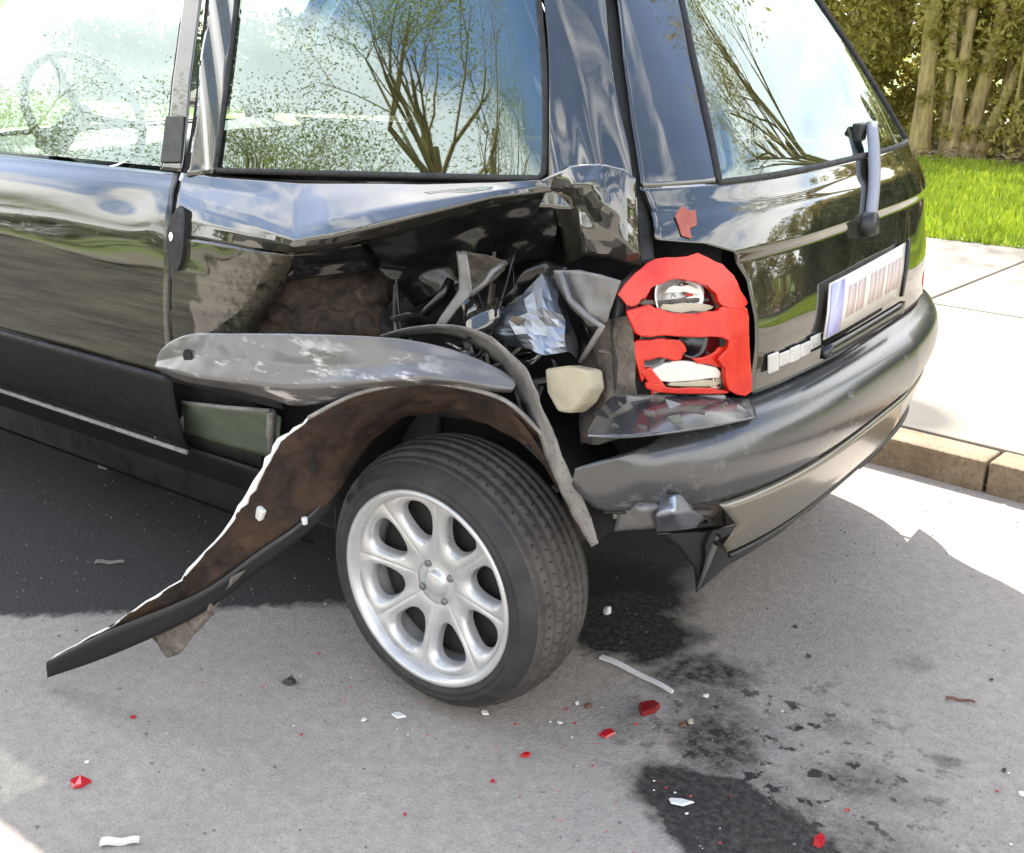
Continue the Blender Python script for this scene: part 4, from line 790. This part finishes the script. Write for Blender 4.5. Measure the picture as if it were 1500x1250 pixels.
rj=random.Random(5); tube('lip_edge',[p+np.array((rj.gauss(0,.0012),0,rj.gauss(0,.0012))) for p in cr1(TOP[5:],6,True)],[(.0024+.0036*math.exp(-((i-12)/8)**2))*rj.uniform(.5,1.25) for i in range(37)],M['white_plastic'],lip,n=6)
tube('lip_edge',cr1(TOP[:6],6),.004,M['strip_outer'],lip,n=6)
ribbon('lip_fold',[((-0.2065, 0, 0.4276),(-0.211, 0.01, 0.3999)),((-0.1986, -0.045, 0.4223),(-0.1984, -0.04, 0.3964)),((-0.2136, -0.115, 0.3844),(-0.2185, -0.11, 0.3499)),((-0.2542, -0.17, 0.3448),(-0.261, -0.165, 0.3022)),((-0.3376, -0.255, 0.2648),(-0.352, -0.25, 0.2112)),((-0.5138, -0.335, 0.1628),(-0.5405, -0.325, 0.0931)),((-0.6698, -0.395, 0.062),(-0.684, -0.39, 0.0189))],0,M['black_trim'],lip,seed=55,thick=.004)
shardgrid('torn_tongue',[[(-0.477, -0.285, 0.1519),(-0.3975, -0.262, 0.2133),(-0.3129, -0.225, 0.2827),(-0.2655, -0.2, 0.3111)],[(-0.4569, -0.28, 0.1212),(-0.3995, -0.262, 0.1633),(-0.3372, -0.24, 0.2189),(-0.3064, -0.22, 0.2595)],[(-0.4334, -0.275, 0.098),(-0.4061, -0.268, 0.1137),(-0.3742, -0.25, 0.1588),(-0.34, -0.235, 0.2009)]],M['grey_brown'],lip,seed=57,amp=.010,freq=34,su=7,sv=7)
box('lip_clip',(-0.2533, -0.165, 0.4172),(.018,.012,.026),M['white_plastic'],lip,rot=Matrix.Rotation(.5,3,'Y'),bevel=.003)
box('lip_clip',(-0.2068, -0.1, 0.3905),(.010,.010,.016),M['white_plastic'],lip,bevel=.003)
# --- sill
sl=[SN(v,.368,.004) for v in np.linspace(-2.3,-.83,30)]
sill=tube('sill_edge',sl,.006,M['strip_outer'],CAR,n=8)
patch('sill_panel',[(-2.3,.17),(-2.3,.362)],[(-.55,.17),(-.62,.362)],40,12,M['cladding'],sill,off=-.02)
shardgrid('sill_end',[[(-0.8383, 0.03, 0.3827),(-0.7748, 0.035, 0.4148),(-0.7361, 0.04, 0.4539)],[(-0.8548, 0.05, 0.3561),(-0.7907, 0.05, 0.3787),(-0.7509, 0.05, 0.4122)]],M['strip_outer'],sill,seed=61,amp=.002)
gs=shardgrid('sill_bracket',[[(-0.7313, 0.04, 0.4838),(-0.5737, 0.03, 0.5053),(-0.433, 0.03, 0.5261),(-0.4221, 0.05, 0.5094)],[(-0.7699, 0.06, 0.4349),(-0.6172, 0.06, 0.4505),(-0.4716, 0.06, 0.4613),(-0.4424, 0.06, 0.46)],[(-0.8038, 0.08, 0.3854),(-0.6511, 0.09, 0.381),(-0.5001, 0.09, 0.388),(-0.4586, 0.07, 0.4102)]],M['green_sheet'],sill,seed=62,amp=.003)
tube('bracket_rib',[(-0.7244, 0.035, 0.4865),(-0.5684, 0.026, 0.509),(-0.4281, 0.026, 0.5296)],.005,M['strip_outer'],gs,n=6)
tube('bracket_rib',[(-0.4267, 0.03, 0.5273),(-0.4598, 0.05, 0.4668),(-0.4866, 0.075, 0.399)],.009,M['strip_outer'],gs,n=6)
# --- wheels
def tyre_prof(y0):
    P=[(.186,.016),(.196,.0),(.203,-.005),(.209,-.0065),(.211,-.008),(.2125,-.0065),(.222,-.0055),(.2235,-.0068),(.225,-.0048),(.236,.003),(.243,.010),(.2485,.017)]
    rr=lambda a:.2695-.021*((.098-a)/.081)**2 if a<.098 else .2695-.014*((a-.098)/.075)**2
    for gc in (.030,.052,.075,.098,.121,.144):
        P+=[(rr(gc),gc-.0042),(rr(gc)-.005,gc-.003),(rr(gc)-.005,gc+.003),(rr(gc),gc+.0042)]
    P+=[(rr(.165),.165),(.252,.178),(.238,.190),(.22,.196),(.19,.188)]
    return [(r,y0+a) for r,a in P]
def wheel_face(o,y0,nsp=8,r0=.045,r1=.181):
    V=[];F=[]; NB=32; half=math.pi/nsp
    rc,hr=.127,.043
    def a_of(r): t=(r-.04)/.14; return y0+.034-.020*max(0,t)**1.3
    for s in range(nsp):
        th0=2*math.pi*(s+.35)/nsp; base=len(V)
        for ring in range(5):
            for k in range(NB):
                ph=2*math.pi*k/NB; c,sn=math.cos(ph),math.sin(ph)
                if ring==0:
                    q=max(abs(c),abs(sn)); rr=(r0+r1)/2+(r1-r0)/2*c/q; th=half*sn/q; da=0
                else:
                    m=(abs(c)**2.6+abs(sn)**2.6)**(-1/2.6); gsc=[0,1.26,1.0,.93,.90][ring]
                    rr=rc+hr*gsc*c*m; wdt=.71+.08*(rr-rc)/hr
                    th=half*min(.93,wdt*gsc)*sn*m; da=[0,-.004,.004,.012,.024][ring]
                t=th0+th; V.append((o[0]+rr*math.cos(t),a_of(rr)+da,o[2]+rr*math.sin(t)))
        for ring in range(4):
            for k in range(NB):
                a=base+ring*NB+k; b=base+ring*NB+(k+1)%NB; F.append((a,b,b+NB,a+NB))
    return V,F
def wheel(c,y0,flip=False,name='wheel'):
    """y0 outer face; flip for the right-hand side"""
    o=(c[0],0.0,c[2]); objs=[]
    hub=lathe(name,[(.0,y0+.075),(.15,y0+.075),(.165,y0+.07),(.168,y0+.16),(.10,y0+.18),(.0,y0+.18)],o,M['rim_inner'],CAR,n=40)
    tp=tyre_prof(y0); ty=lathe('tyre',tp[:12],o,M['tyre'],hub,n=96); trd=lathe('tread',tp[11:37],o,M['tread'],hub,n=96); inw=lathe('inner_sidewall',tp[36:],o,M['tyre'],hub,n=96)
    rim=lathe('rim',[(.178,y0+.018),(.183,y0+.006),(.187,y0-.003),(.193,y0-.007),(.199,y0-.005),(.199,y0+.003),(.190,y0+.012),(.181,y0+.03),(.176,y0+.09),(.178,y0+.17)],o,M['wheel_silver'],hub,n=96)
    V,F=wheel_face(o,y0); wfc=mk('wheel_face',V,F,M['wheel_silver'],hub)
    capo=lathe('hub_cap',[(.0,y0+.024),(.020,y0+.025),(.024,y0+.029),(.026,y0+.034),(.033,y0+.036),(.052,y0+.035)],o,M['wheel_silver'],hub,n=32)
    objs=[hub,ty,trd,inw,rim,wfc,capo]
    for k in range(4):
        t=math.pi/2*k+.5; b=(o[0]+.040*math.cos(t),0,o[2]+.040*math.sin(t))
        objs.append(lathe('wheel_bolt',[(.0,y0+.030),(.006,y0+.030),(.0075,y0+.033),(.0075,y0+.040)],b,M['primer'],hub,n=10))
    # tread blocks: narrow cross cuts between the ribs
    V=[];F=[]
    if not flip:
        for row,(a0,a1) in enumerate(((.019,.0255),(.035,.0475),(.057,.0705),(.0795,.0935),(.1025,.1165),(.1255,.1395),(.149,.162))):
            for k in range(72):
                t=2*math.pi*(k+row*.37)/72; dt=.006; sk=.02*(1 if row%2 else -1); am=(a0+a1)/2; r=(.2695-.021*((.098-am)/.081)**2 if am<.098 else .2695-.014*((am-.098)/.075)**2)+.0013
                i=len(V)
                for (aa,tt) in ((a0,t-dt),(a1,t-dt+sk),(a1,t+dt+sk),(a0,t+dt)): V.append((o[0]+(r-.0008)*math.cos(tt),y0+aa,o[2]+(r-.0008)*math.sin(tt)))
                F.append((i,i+1,i+2,i+3))
        sp=mk('tread_cuts',V,F,M['tyre'],hub,smooth=False); sp['kind']='stuff'; objs.append(sp)
    if flip:
        for ob in objs:
            me=ob.data; n=len(me.vertices); co=np.zeros(n*3); me.vertices.foreach_get('co',co); co=co.reshape(-1,3); co[:,1]=2*y0+0-co[:,1]; me.vertices.foreach_set('co',co.ravel()); me.flip_normals()
    return objs
def lean(objs,c,camber,toe):
    m=Matrix.Translation(c)@Matrix.Rotation(toe,4,'Z')@Matrix.Rotation(camber,4,'X')@Matrix.Translation(-Vector(c))
    for o in objs: o.data.transform(m)
WR=.268
w1=wheel((0,0,WR),.0); lean(w1,(0,.1,WR),R(0),R(0))
w2=wheel((0,0,WR),1.58,True); w3=wheel((-2.36,0,WR),.03); w4=wheel((-2.36,0,WR),1.57,True)
tube('axle',[(0,.2,WR),(0,1.4,WR)],.035,M['dark_inside'],CAR,n=10)
# --- wheel-house, floor, bulkheads (the dark inside of the shell)
def arc(xc,zc,r,y0,y1,name,a0=-5,a1=185,mat='dark_inside'):
    rows=[[(xc+r*math.cos(R(a0+(a1-a0)*k/24)),y,zc+r*math.sin(R(a0+(a1-a0)*k/24))) for k in range(25)] for y in (y0,(y0+y1)/2,y1)]
    return grid(name,rows,M[mat],CAR,thick=.003)
arc(0,WR,.335,.10,.36,'wheel_house',a0=25); arc(0,WR,.335,1.24,1.58,'wheel_house')
grid('floor_pan',[[(x,y,.235) for y in (.14,.8,1.46)] for x in (-3.0,-1.5,-.36)],M['dark_inside'],CAR,thick=.01)
grid('boot_floor',[[(-.36,.36,.235),(-.36,1.24,.235)],[(-.30,.36,.40),(-.30,1.24,.40)],[(.40,.36,.40),(.40,1.24,.40)],[(.40,.2,.40),(.40,1.4,.40)]][:3],M['dark_inside'],CAR,thick=.01)
grid('inner_side',[[(x,.30,z) for z in (.40,.7,.985)] for x in (-.75,-.3,.1,.42)],M['dark_inside'],CAR,thick=.004)
grid('parcel_shelf',[[(-.12,.20,.965),(-.12,1.40,.965)],[(.40,.24,.965),(.40,1.36,.965)]],M['dark_inside'],CAR,thick=.01)
grid('inner_end',[[(.40,.30,.40),(.40,.30,.9)],[(.43,.8,.40),(.43,.8,.9)],[(.40,1.3,.40),(.40,1.3,.9)]],M['dark_inside'],CAR,thick=.004)
grid('sill_inner',[[(x,.10,z) for z in (.22,.55)] for x in (-2.3,-.55)],M['dark_inside'],CAR,thick=.02)
# --- roof and right-hand flank
rows=[]
for i in range(17):
    x=-1.55+i*(.165+1.55)/16; row=[]
    for j in range(17):
        t=-1+2*j/16; e=1.0-.5*max(0,(i-13)/3)**2*.12
        hw=.545*e; row.append((x if abs(t)<.99 else x,.8+hw*t,1.418+.045*(1-abs(t)**2.6)*(1-((i-8)/8)**4*.7)))
    rows.append(row)
grid('roof',rows,M['paint'],CAR,thick=.004)
patch('right_door',[(W2+.80,.40),(W2+.80,.978)],[(W2+2.0,.40),(W2+2.0,.978)],30,24,M['paint'],CAR)
rq=patch('right_quarter',[(W2-.27,.66),(W2-.29,.86),(W2-.31,.985)],[(W2+.79,.66),(W2+.79,.86),(W2+.79,.985)],40,24,M['paint'],CAR)
rows=[]
for k in range(25):
    a=math.pi*k/24; px_=-.335*math.cos(a); pz_=WR+.335*math.sin(a)
    z1=.66; ins=INS(min(max(pz_,.16),1.4)); pzz=max(min(pz_,.655),.2)
    rows.append([(px_,1.6-INS(pzz),pzz),(px_,1.6-INS(z1),z1)])
grid('right_arch',rows,M['paint'],rq,thick=.003)
patch('right_rear_corner',[(W2-.27,.40),(W2-.27,.66)],[(W2-.0,.40),(W2+.0,.66)],12,8,M['paint'],rq)
patch('right_tail_light',mir([(.555,.668),(.552,.80),(.535,.86),(.49,.908)]),mir([(.285,.668),(.275,.80),(.285,.88),(.33,.92)]),16,16,M['red_lens'],CAR,off=-.004,thick=.004)
patch('right_front_quarter',[(W2+.44,.40),(W2+.44,.66)],[(W2+.79,.40),(W2+.79,.66)],10,8,M['paint'],rq)
patch('right_window',mir([((0.1289, 1.0293)[0],1.0),(.2,gz)]),[(W2+.72,1.0),(W2+.60,gz)],20,12,M['glass'],CAR,off=-.004,thick=0)
patch('right_door_window',[(W2+.80,1.0),(W2+.66,gz)],[(W2+2.0,1.0),(W2+1.45,gz)],20,12,M['glass'],CAR,off=-.004,thick=0)
patch('right_pillar',[(W2+.72,.98),(W2+.60,1.42)],[(W2+.80,.98),(W2+.66,1.42)],4,12,M['paint'],CAR)
patch('right_rear_pillar',mir([(GL[1][0],.985),(GL[-1][0],1.42)]),[(W2-.13,.985),(W2-.2,1.42)],12,20,M['paint'],CAR)
patch('right_rail',[(W2-.3,1.38),(W2-.3,1.42)],[(W2+1.5,1.38),(W2+1.5,1.42)],30,3,M['paint'],CAR,off=.004)
# --- nose (ahead of the frame)
def fS(t,z):
    """front end outline: t 0 left .. 1 right"""
    th=t*math.pi; c=math.cos(th); s=math.sin(th); ex=2/2.8
    xf=-2.45-(.62-.10*((z-.5)/.35)**2)*abs(s)**ex; b=.8-INS(z)
    return (xf,.8-math.copysign(abs(c)**ex,c)*b,z)
def fpatch(name,t0,t1,z0,z1,mat,n=40,m=10):
    return grid(name,[[fS(t0+(t1-t0)*j/n,z0+(z1-z0)*i/m) for j in range(n+1)] for i in range(m+1)],mat,CAR,thick=.004)
fpatch('front_bumper',0,1,.25,.58,M['bumper_grey']); fpatch('nose_panel',.30,.70,.58,.80,M['paint'])
fpatch('headlight',.10,.30,.58,.78,M['glass']); fpatch('headlight',.70,.90,.58,.78,M['glass'])
fpatch('headlight_bowl',.12,.29,.60,.77,M['chrome']); fpatch('headlight_bowl',.71,.88,.60,.77,M['chrome'])
fpatch('front_wing',0,.10,.58,.80,M['paint'],8); fpatch('front_wing',.90,1,.58,.80,M['paint'],8)
for sgn,nm in ((0,'front_wing'),(1,'front_wing')):
    rows=[]
    for k in range(41):
        x=-2.90+.86*k/40 if False else -2.46+(.42)*k/40
        lo=.40
        d=abs(x+2.36)
        if d<.335: lo=WR+math.sqrt(.335**2-d*d)
        rows.append([(x,(INS(z) if sgn==0 else 1.6-INS(z)),z) for z in [lo+(.95-lo)*q/10 for q in range(11)]])
    grid(nm,rows,M['paint'],CAR,thick=.003)
rows=[]
for i in range(13):
    t=i/12; x=-2.0-1.0*t; zc=.985-.19*t**1.6; hw=.70-.10*t**3; rows.append([(x+.0,.8+hw*s,zc-.03*abs(s)**3-(.02*t*abs(s))) for s in np.linspace(-1,1,15)])
bon=grid('bonnet',rows,M['paint'],CAR,thick=.004)
for sg in (-1,1):
    grid('wing_top',[[rows[i][0 if sg<0 else 14],(rows[i][0][0],.8+sg*(.8-INS(.93)),.93-.16*(i/12)**1.6)] for i in range(13)],M['paint'],CAR,thick=.003)
grid('windscreen',[[(-2.02+.48*t+.05*(1-s*s)*(-1),.8+s*(.68-.14*t),.99+.43*t) for s in np.linspace(-1,1,13)] for t in np.linspace(0,1,9)],M['glass'],CAR)
for sg in (-1,1): tube('screen_pillar',[(-2.03,.8+sg*.70,.98),(-1.80,.8+sg*.635,1.2),(-1.53,.8+sg*.55,1.42)],.028,M['paint'],CAR,n=8)
arc(-2.36,WR,.335,.06,.36,'wheel_house'); arc(-2.36,WR,.335,1.24,1.54,'wheel_house')
# --- cabin
def seat(x,y,w):
    rows=[[(x+.02,y-w/2,.30),(x+.02,y-w/2,.48),(x+.03,y-w/2+.04,.52),(x+.03,y,.50),(x+.03,y+w/2-.04,.52),(x+.02,y+w/2,.48),(x+.02,y+w/2,.30)],
          [(x-.48,y-w/2,.30),(x-.48,y-w/2,.50),(x-.5,y-w/2+.04,.545),(x-.5,y,.53),(x-.5,y+w/2-.04,.545),(x-.48,y+w/2,.50),(x-.48,y+w/2,.30)]]
    cu=grid('seat_cushion',crgrid(rows,4,6),M['seat'],CAR,thick=.02)
    def bk(z,dx,ww,th): return [(x+dx+th,y-ww,z),(x+dx-th*.4,y-ww*1.02,z),(x+dx-th,y-ww*.6,z),(x+dx-th*.7,y,z),(x+dx-th,y+ww*.6,z),(x+dx-th*.4,y+ww*1.02,z),(x+dx+th,y+ww,z)]
    grid('seat_back',crgrid([bk(.50,.02,w*.48,.07),bk(.75,.08,w*.5,.07),bk(.95,.13,w*.46,.06),bk(1.04,.155,w*.36,.03)],4,6),M['seat'],cu,thick=.03)
    hr_=[bk(1.08,.17,w*.24,.035),bk(1.13,.18,w*.27,.045),bk(1.19,.19,w*.25,.04),bk(1.215,.195,w*.16,.015)]
    grid('headrest',crgrid(hr_,4,5),M['seat'],cu,thick=.02)
seat(-.95,.47,.50); seat(-.95,1.13,.50)
seat(-.22,.55,.52); seat(-.22,1.05,.52)
grid('dashboard',[[(-1.72,y,.62),(-1.66,y,.80),(-1.72,y,.93),(-2.02,y,.965)] for y in (.14,.47,.8,1.13,1.46)],M['black_trim'],CAR,thick=.02)
sw=Vector((-1.5942, 0.45, 1.0531)); ring=[]
nrm=Vector((.90,0,.42)).normalized(); ua=Vector((0,1,0)); ub=nrm.cross(ua)
ring=[sw+(ua*math.cos(i*math.pi/18)+ub*math.sin(i*math.pi/18))*.17 for i in range(37)]
stw=tube('steering_wheel',ring,.013,M['black_trim'],CAR,n=8,cap=False)
for a in (0,2.1,4.2): tube('steering_spoke',[sw-nrm*.02,sw+(ua*math.cos(a-.3)+ub*math.sin(a-.3))*.165],.012,M['black_trim'],stw,n=6)
tube('steering_column',[sw-nrm*.01,sw-nrm*.25],.03,M['black_trim'],stw,n=10)
# ------------------------------------------------------------------ debris on the road
def shard(name,loc,size,mat,label,cat,seed,hgt=.25,n=5,rz=None,group=None,elong=1.0,z=.002):
    rnd=random.Random(seed); k=[]; 
    for i in range(n):
        a=2*math.pi*(i+rnd.uniform(-.3,.3))/n; r=rnd.uniform(.55,1.0); k.append((math.cos(a)*r*size*.5*elong,math.sin(a)*r*size*.5))
    V=[(x,y,rnd.uniform(0,.12)*size*hgt) for x,y in k]+[(x*.82+rnd.uniform(-.05,.05)*size,y*.82,size*hgt*rnd.uniform(.6,1.3)) for x,y in k]
    F=[tuple(range(n))[::-1],tuple(range(n,2*n))]+[(i,(i+1)%n,(i+1)%n+n,i+n) for i in range(n)]
    o=mk(name,V,F,mat,None,smooth=False,loc=(loc[0],loc[1],z)); o.rotation_euler=(rnd.uniform(-.08,.08),rnd.uniform(-.08,.08),rz if rz is not None else rnd.uniform(0,6.28))
    return tag(o,label,cat,group)
G1='broken red lamp pieces on the road'; G2='white plastic splinters on the road'
RS='red_shard'
DEB=[
 ('lens_fragment',(-0.3542, -0.5336, 0),.040,RS,'red lens fragment lying alone at the lower left of the road','lens fragment',G1,1.3,.35),
 ('lens_fragment',(0.238, -0.004, 0),.022,RS,'single red lens fragment in front of the tyre, left of two','lens fragment',G1,1,.35),
 ('lens_fragment',(0.3251, 0.142, 0),.036,RS,'bright red lens fragment right of the tyre below the white splinter','lens fragment',G1,1.3,.2),
 ('lens_fragment',(0.7596, 0.0953, 0),.036,RS,'red lens fragment in the wet stain at the bottom edge','lens fragment',G1,1,.4),
 ('lens_fragment',(0.2339, -0.0985, 0),.014,RS,'tiny red lens chip below the single fragment before the tyre','lens fragment',G1,1,.3),
 ('lens_fragment',(-0.4475, -0.3583, 0),.014,RS,'tiny red lens chip between the peeled strip and the lower left','lens fragment',G1,1,.3),
 ('lens_fragment',(0.768, 0.1986, 0),.012,RS,'tiny red lens chip above the one at the bottom edge','lens fragment',G1,1,.3),
 ('lens_block',(0.3484, 0.258, 0),.056,'maroon','dark maroon lamp piece beside the end of the white splinter','lamp piece',G1,1.1,.4),
 ('plastic_chip',(-0.0361, -0.0488, 0),.026,'white_plastic','flat white chip on the road left of the tyre foot, longer of two','plastic chip',G2,1.6,.2),
 ('plastic_chip',(-0.079, -0.0996, 0),.016,'white_plastic','small white chip left of the longer white chip by the tyre','plastic chip',G2,1,.3),
 ('plastic_chip',(0.0963, 0.0565, 0),.022,'white_plastic','white chip right under the tyre','plastic chip',G2,1.3,.3),
 ('plastic_chip',(0.2243, 0.1902, 0),.014,'white_plastic','white crumb beside the brown bit right of the tyre','plastic chip',G2,1,.4),
 ('plastic_chip',(0.2324, 0.1173, -0),.014,'white_plastic','white crumb in front of the tyre, right side','plastic chip',G2,1,.3),
 ('plastic_chip',(0.0867, 0.5321, 0),.030,'white_plastic','small white upright splinter in the black puddle behind the tyre','plastic chip',G2,.6,1.0),
 ('plastic_chip',(0.4215, 0.3638, 0),.018,'white_plastic','white crumb at the tip of the long splinter','plastic chip',G2,1,.5),
 ('plastic_chip',(0.4366, 0.2667, -0),.018,'beige_plastic','cream crumb below the maroon lamp piece','plastic chip',G2,1,.5),
 ('plastic_chip',(0.5308, 0.0488, 0),.030,'white_plastic','flat white chip lying on the large wet stain','plastic chip',G2,1.9,.2),
 ('plastic_chip',(0.999, 0.4181, 0),.016,'white_plastic','white chip at the right edge of the road','plastic chip',G2,1,.4),
 ('plastic_chip',(-0.3957, -0.4925, 0),.014,'white_plastic','white crumb just above the lower left red fragment','plastic chip',G2,1,.4),
 ('rubber_block',(-0.2893, -0.096, 0),.036,'dark_bit','dark square lump on the grey road left of the wheel','lump',None,.9,.5),
 ('brown_fragment',(0.2467, 0.1979, 0),.022,'brown_bit','small brown fragment right of the tyre foot','fragment',None,1,.5),
 ('brown_fragment',(0.428, 0.2495, 0),.018,'brown_bit','small brown fragment beside the cream crumb','fragment',None,1,.5),
 ('dark_fragment',(0.5301, 0.6292, -0),.014,'dark_bit','tiny dark fragment on the clean road behind the car','fragment',None,1,.5),
 ('dark_fragment',(0.867, 0.7658, -0),.012,'dark_bit','tiny dark fragment at the far right of the road','fragment',None,1,.5),
 ('dark_fragment',(0.4587, 0.7286, 0),.014,'dark_bit','tiny dark flake on the road nearest the torn flap','fragment',None,1,.4),
 ('dark_fragment',(0.959, 0.4699, 0),.012,'dark_bit','tiny dark crumb right of the small round oil spot','fragment',None,1,.5),
]
for i,(nm,p,s,m,lb,ct,gp,el,hg) in enumerate(DEB): shard(nm,p,s,M[m],lb,ct,100+i,hgt=hg*.55,n=6 if i%2 else 5,elong=el,group=gp,rz=math.atan2(KT.y,KT.x)+.6 if el>1.5 else None)
def stick(name,a,b,w,h,mat,label,cat,bend=.0):
    a=Vector(a); b=Vector(b); t=(b-a).normalized(); s=Vector((-t.y,t.x,0)); n=8; V=[]
    mid=a.copy()
    for i in range(n+1):
        k=i/n; p=a+(b-a)*k-mid+s*bend*math.sin(k*math.pi); ww=w*(1-.35*k); zz=.003+.002*math.sin(k*9)
        V+=[p-s*ww/2+Vector((0,0,zz)),p+s*ww/2+Vector((0,0,zz)),p+s*ww/2+Vector((0,0,zz+h)),p-s*ww/2+Vector((0,0,zz+h))]
    F=gridfaces(n+1,4,True)+[(3,2,1,0),(n*4,n*4+1,n*4+2,n*4+3)]
    return tag(mk(name,V,F,mat,None,smooth=False,loc=a),label,cat)
stick('plastic_splinter',(0.1752, 0.3594, 0),(0.3616, 0.3319, 0),.012,.006,M['white_plastic'],'long thin white splinter lying at the edge of the black puddle','splinter',.006)
stick('plastic_strip',(-0.1883, -0.6044, 0),(-0.141, -0.5638, 0),.014,.006,M['white_plastic'],'short white strip at the bottom left edge of the road','splinter')
stick('pale_strip',(-1.6306, 0.3752, 0),(-1.6556, 0.5986, 0),.04,.02,M['strip_outer'],'pale strip lying in the shade under the sill','strip')  # narrow pale strip flat on the road
stick('twig',(0.8111, 0.6372, 0),(0.8622, 0.657, 0),.006,.004,M['brown_bit'],'thin brown twig on the clean road at the right','twig',.004)
stick('trim_shred',(-1.0874, -0.0124, 0),(-1.0291, 0.0303, 0),.012,.005,M['strip_outer'],'thin pale shred on the dark tarmac beside the peeled strip','shred')
# loose grit
n=2600; rs=np.random.RandomState(8); V=[];F=[]
for i in range(n):
    a=rs.uniform(-2.2,1.5); b=rs.uniform(-.8,1.7); s=.0012+.0028*rs.uniform()**3
    i0=len(V); q=rs.uniform(.6,1.3,(5,))
    V+=[(a-s*q[0],b-s*.6,0),(a+s*q[1],b-s*.5,0),(a+s*.3,b+s*q[2],0),(a,b,s*q[3]*1.1)]; F+=[(i0,i0+1,i0+3),(i0+1,i0+2,i0+3),(i0+2,i0,i0+3)]
simple('grit',(.13,.122,.114),.9,ns=300,var=.8,bump=0)
tag(mk('grit',V,F,M['grit'],None,smooth=False),'loose fine grit scattered over the road surface','grit',kind='stuff')

V=[];F=[]; rs=np.random.RandomState(12)
for i in range(90):
    a=rs.normal(.25,.45); b=rs.normal(.02,.22); s_=.0012+.0025*rs.uniform()**2; q=rs.uniform(.5,1.2,6); i0=len(V); th=rs.uniform(0,6.28)
    for k in range(4): V.append((a+s_*q[k]*math.cos(th+k*1.57),b+s_*q[k]*math.sin(th+k*1.57),.001))
    V.append((a,b,s_*.9)); F+=[(i0+k,i0+(k+1)%4,i0+4) for k in range(4)]
tag(mk('plastic_crumbs',V,F,M['white_plastic'],None,smooth=False),'tiny pale plastic crumbs sprinkled round the wheel','crumbs',kind='stuff')

V=[];F=[]; rs=np.random.RandomState(21)
for i in range(70):
    a=rs.normal(.20,.38); b=rs.normal(.0,.16); s_=.002+.004*rs.uniform()**2; i0=len(V); th=rs.uniform(0,6.28); q=rs.uniform(.4,1.2,3)
    for k in range(3): V.append((a+s_*q[k]*math.cos(th+k*2.09),b+s_*q[k]*math.sin(th+k*2.09),.001+.001*q[k]))
    V.append((a,b,.004)); F+=[(i0,i0+1,i0+3),(i0+1,i0+2,i0+3),(i0+2,i0,i0+3)]
tag(mk('lens_crumbs',V,F,M['red_shard'],None,smooth=False),'tiny red lens crumbs sprinkled in front of the wheel','crumbs',kind='stuff')
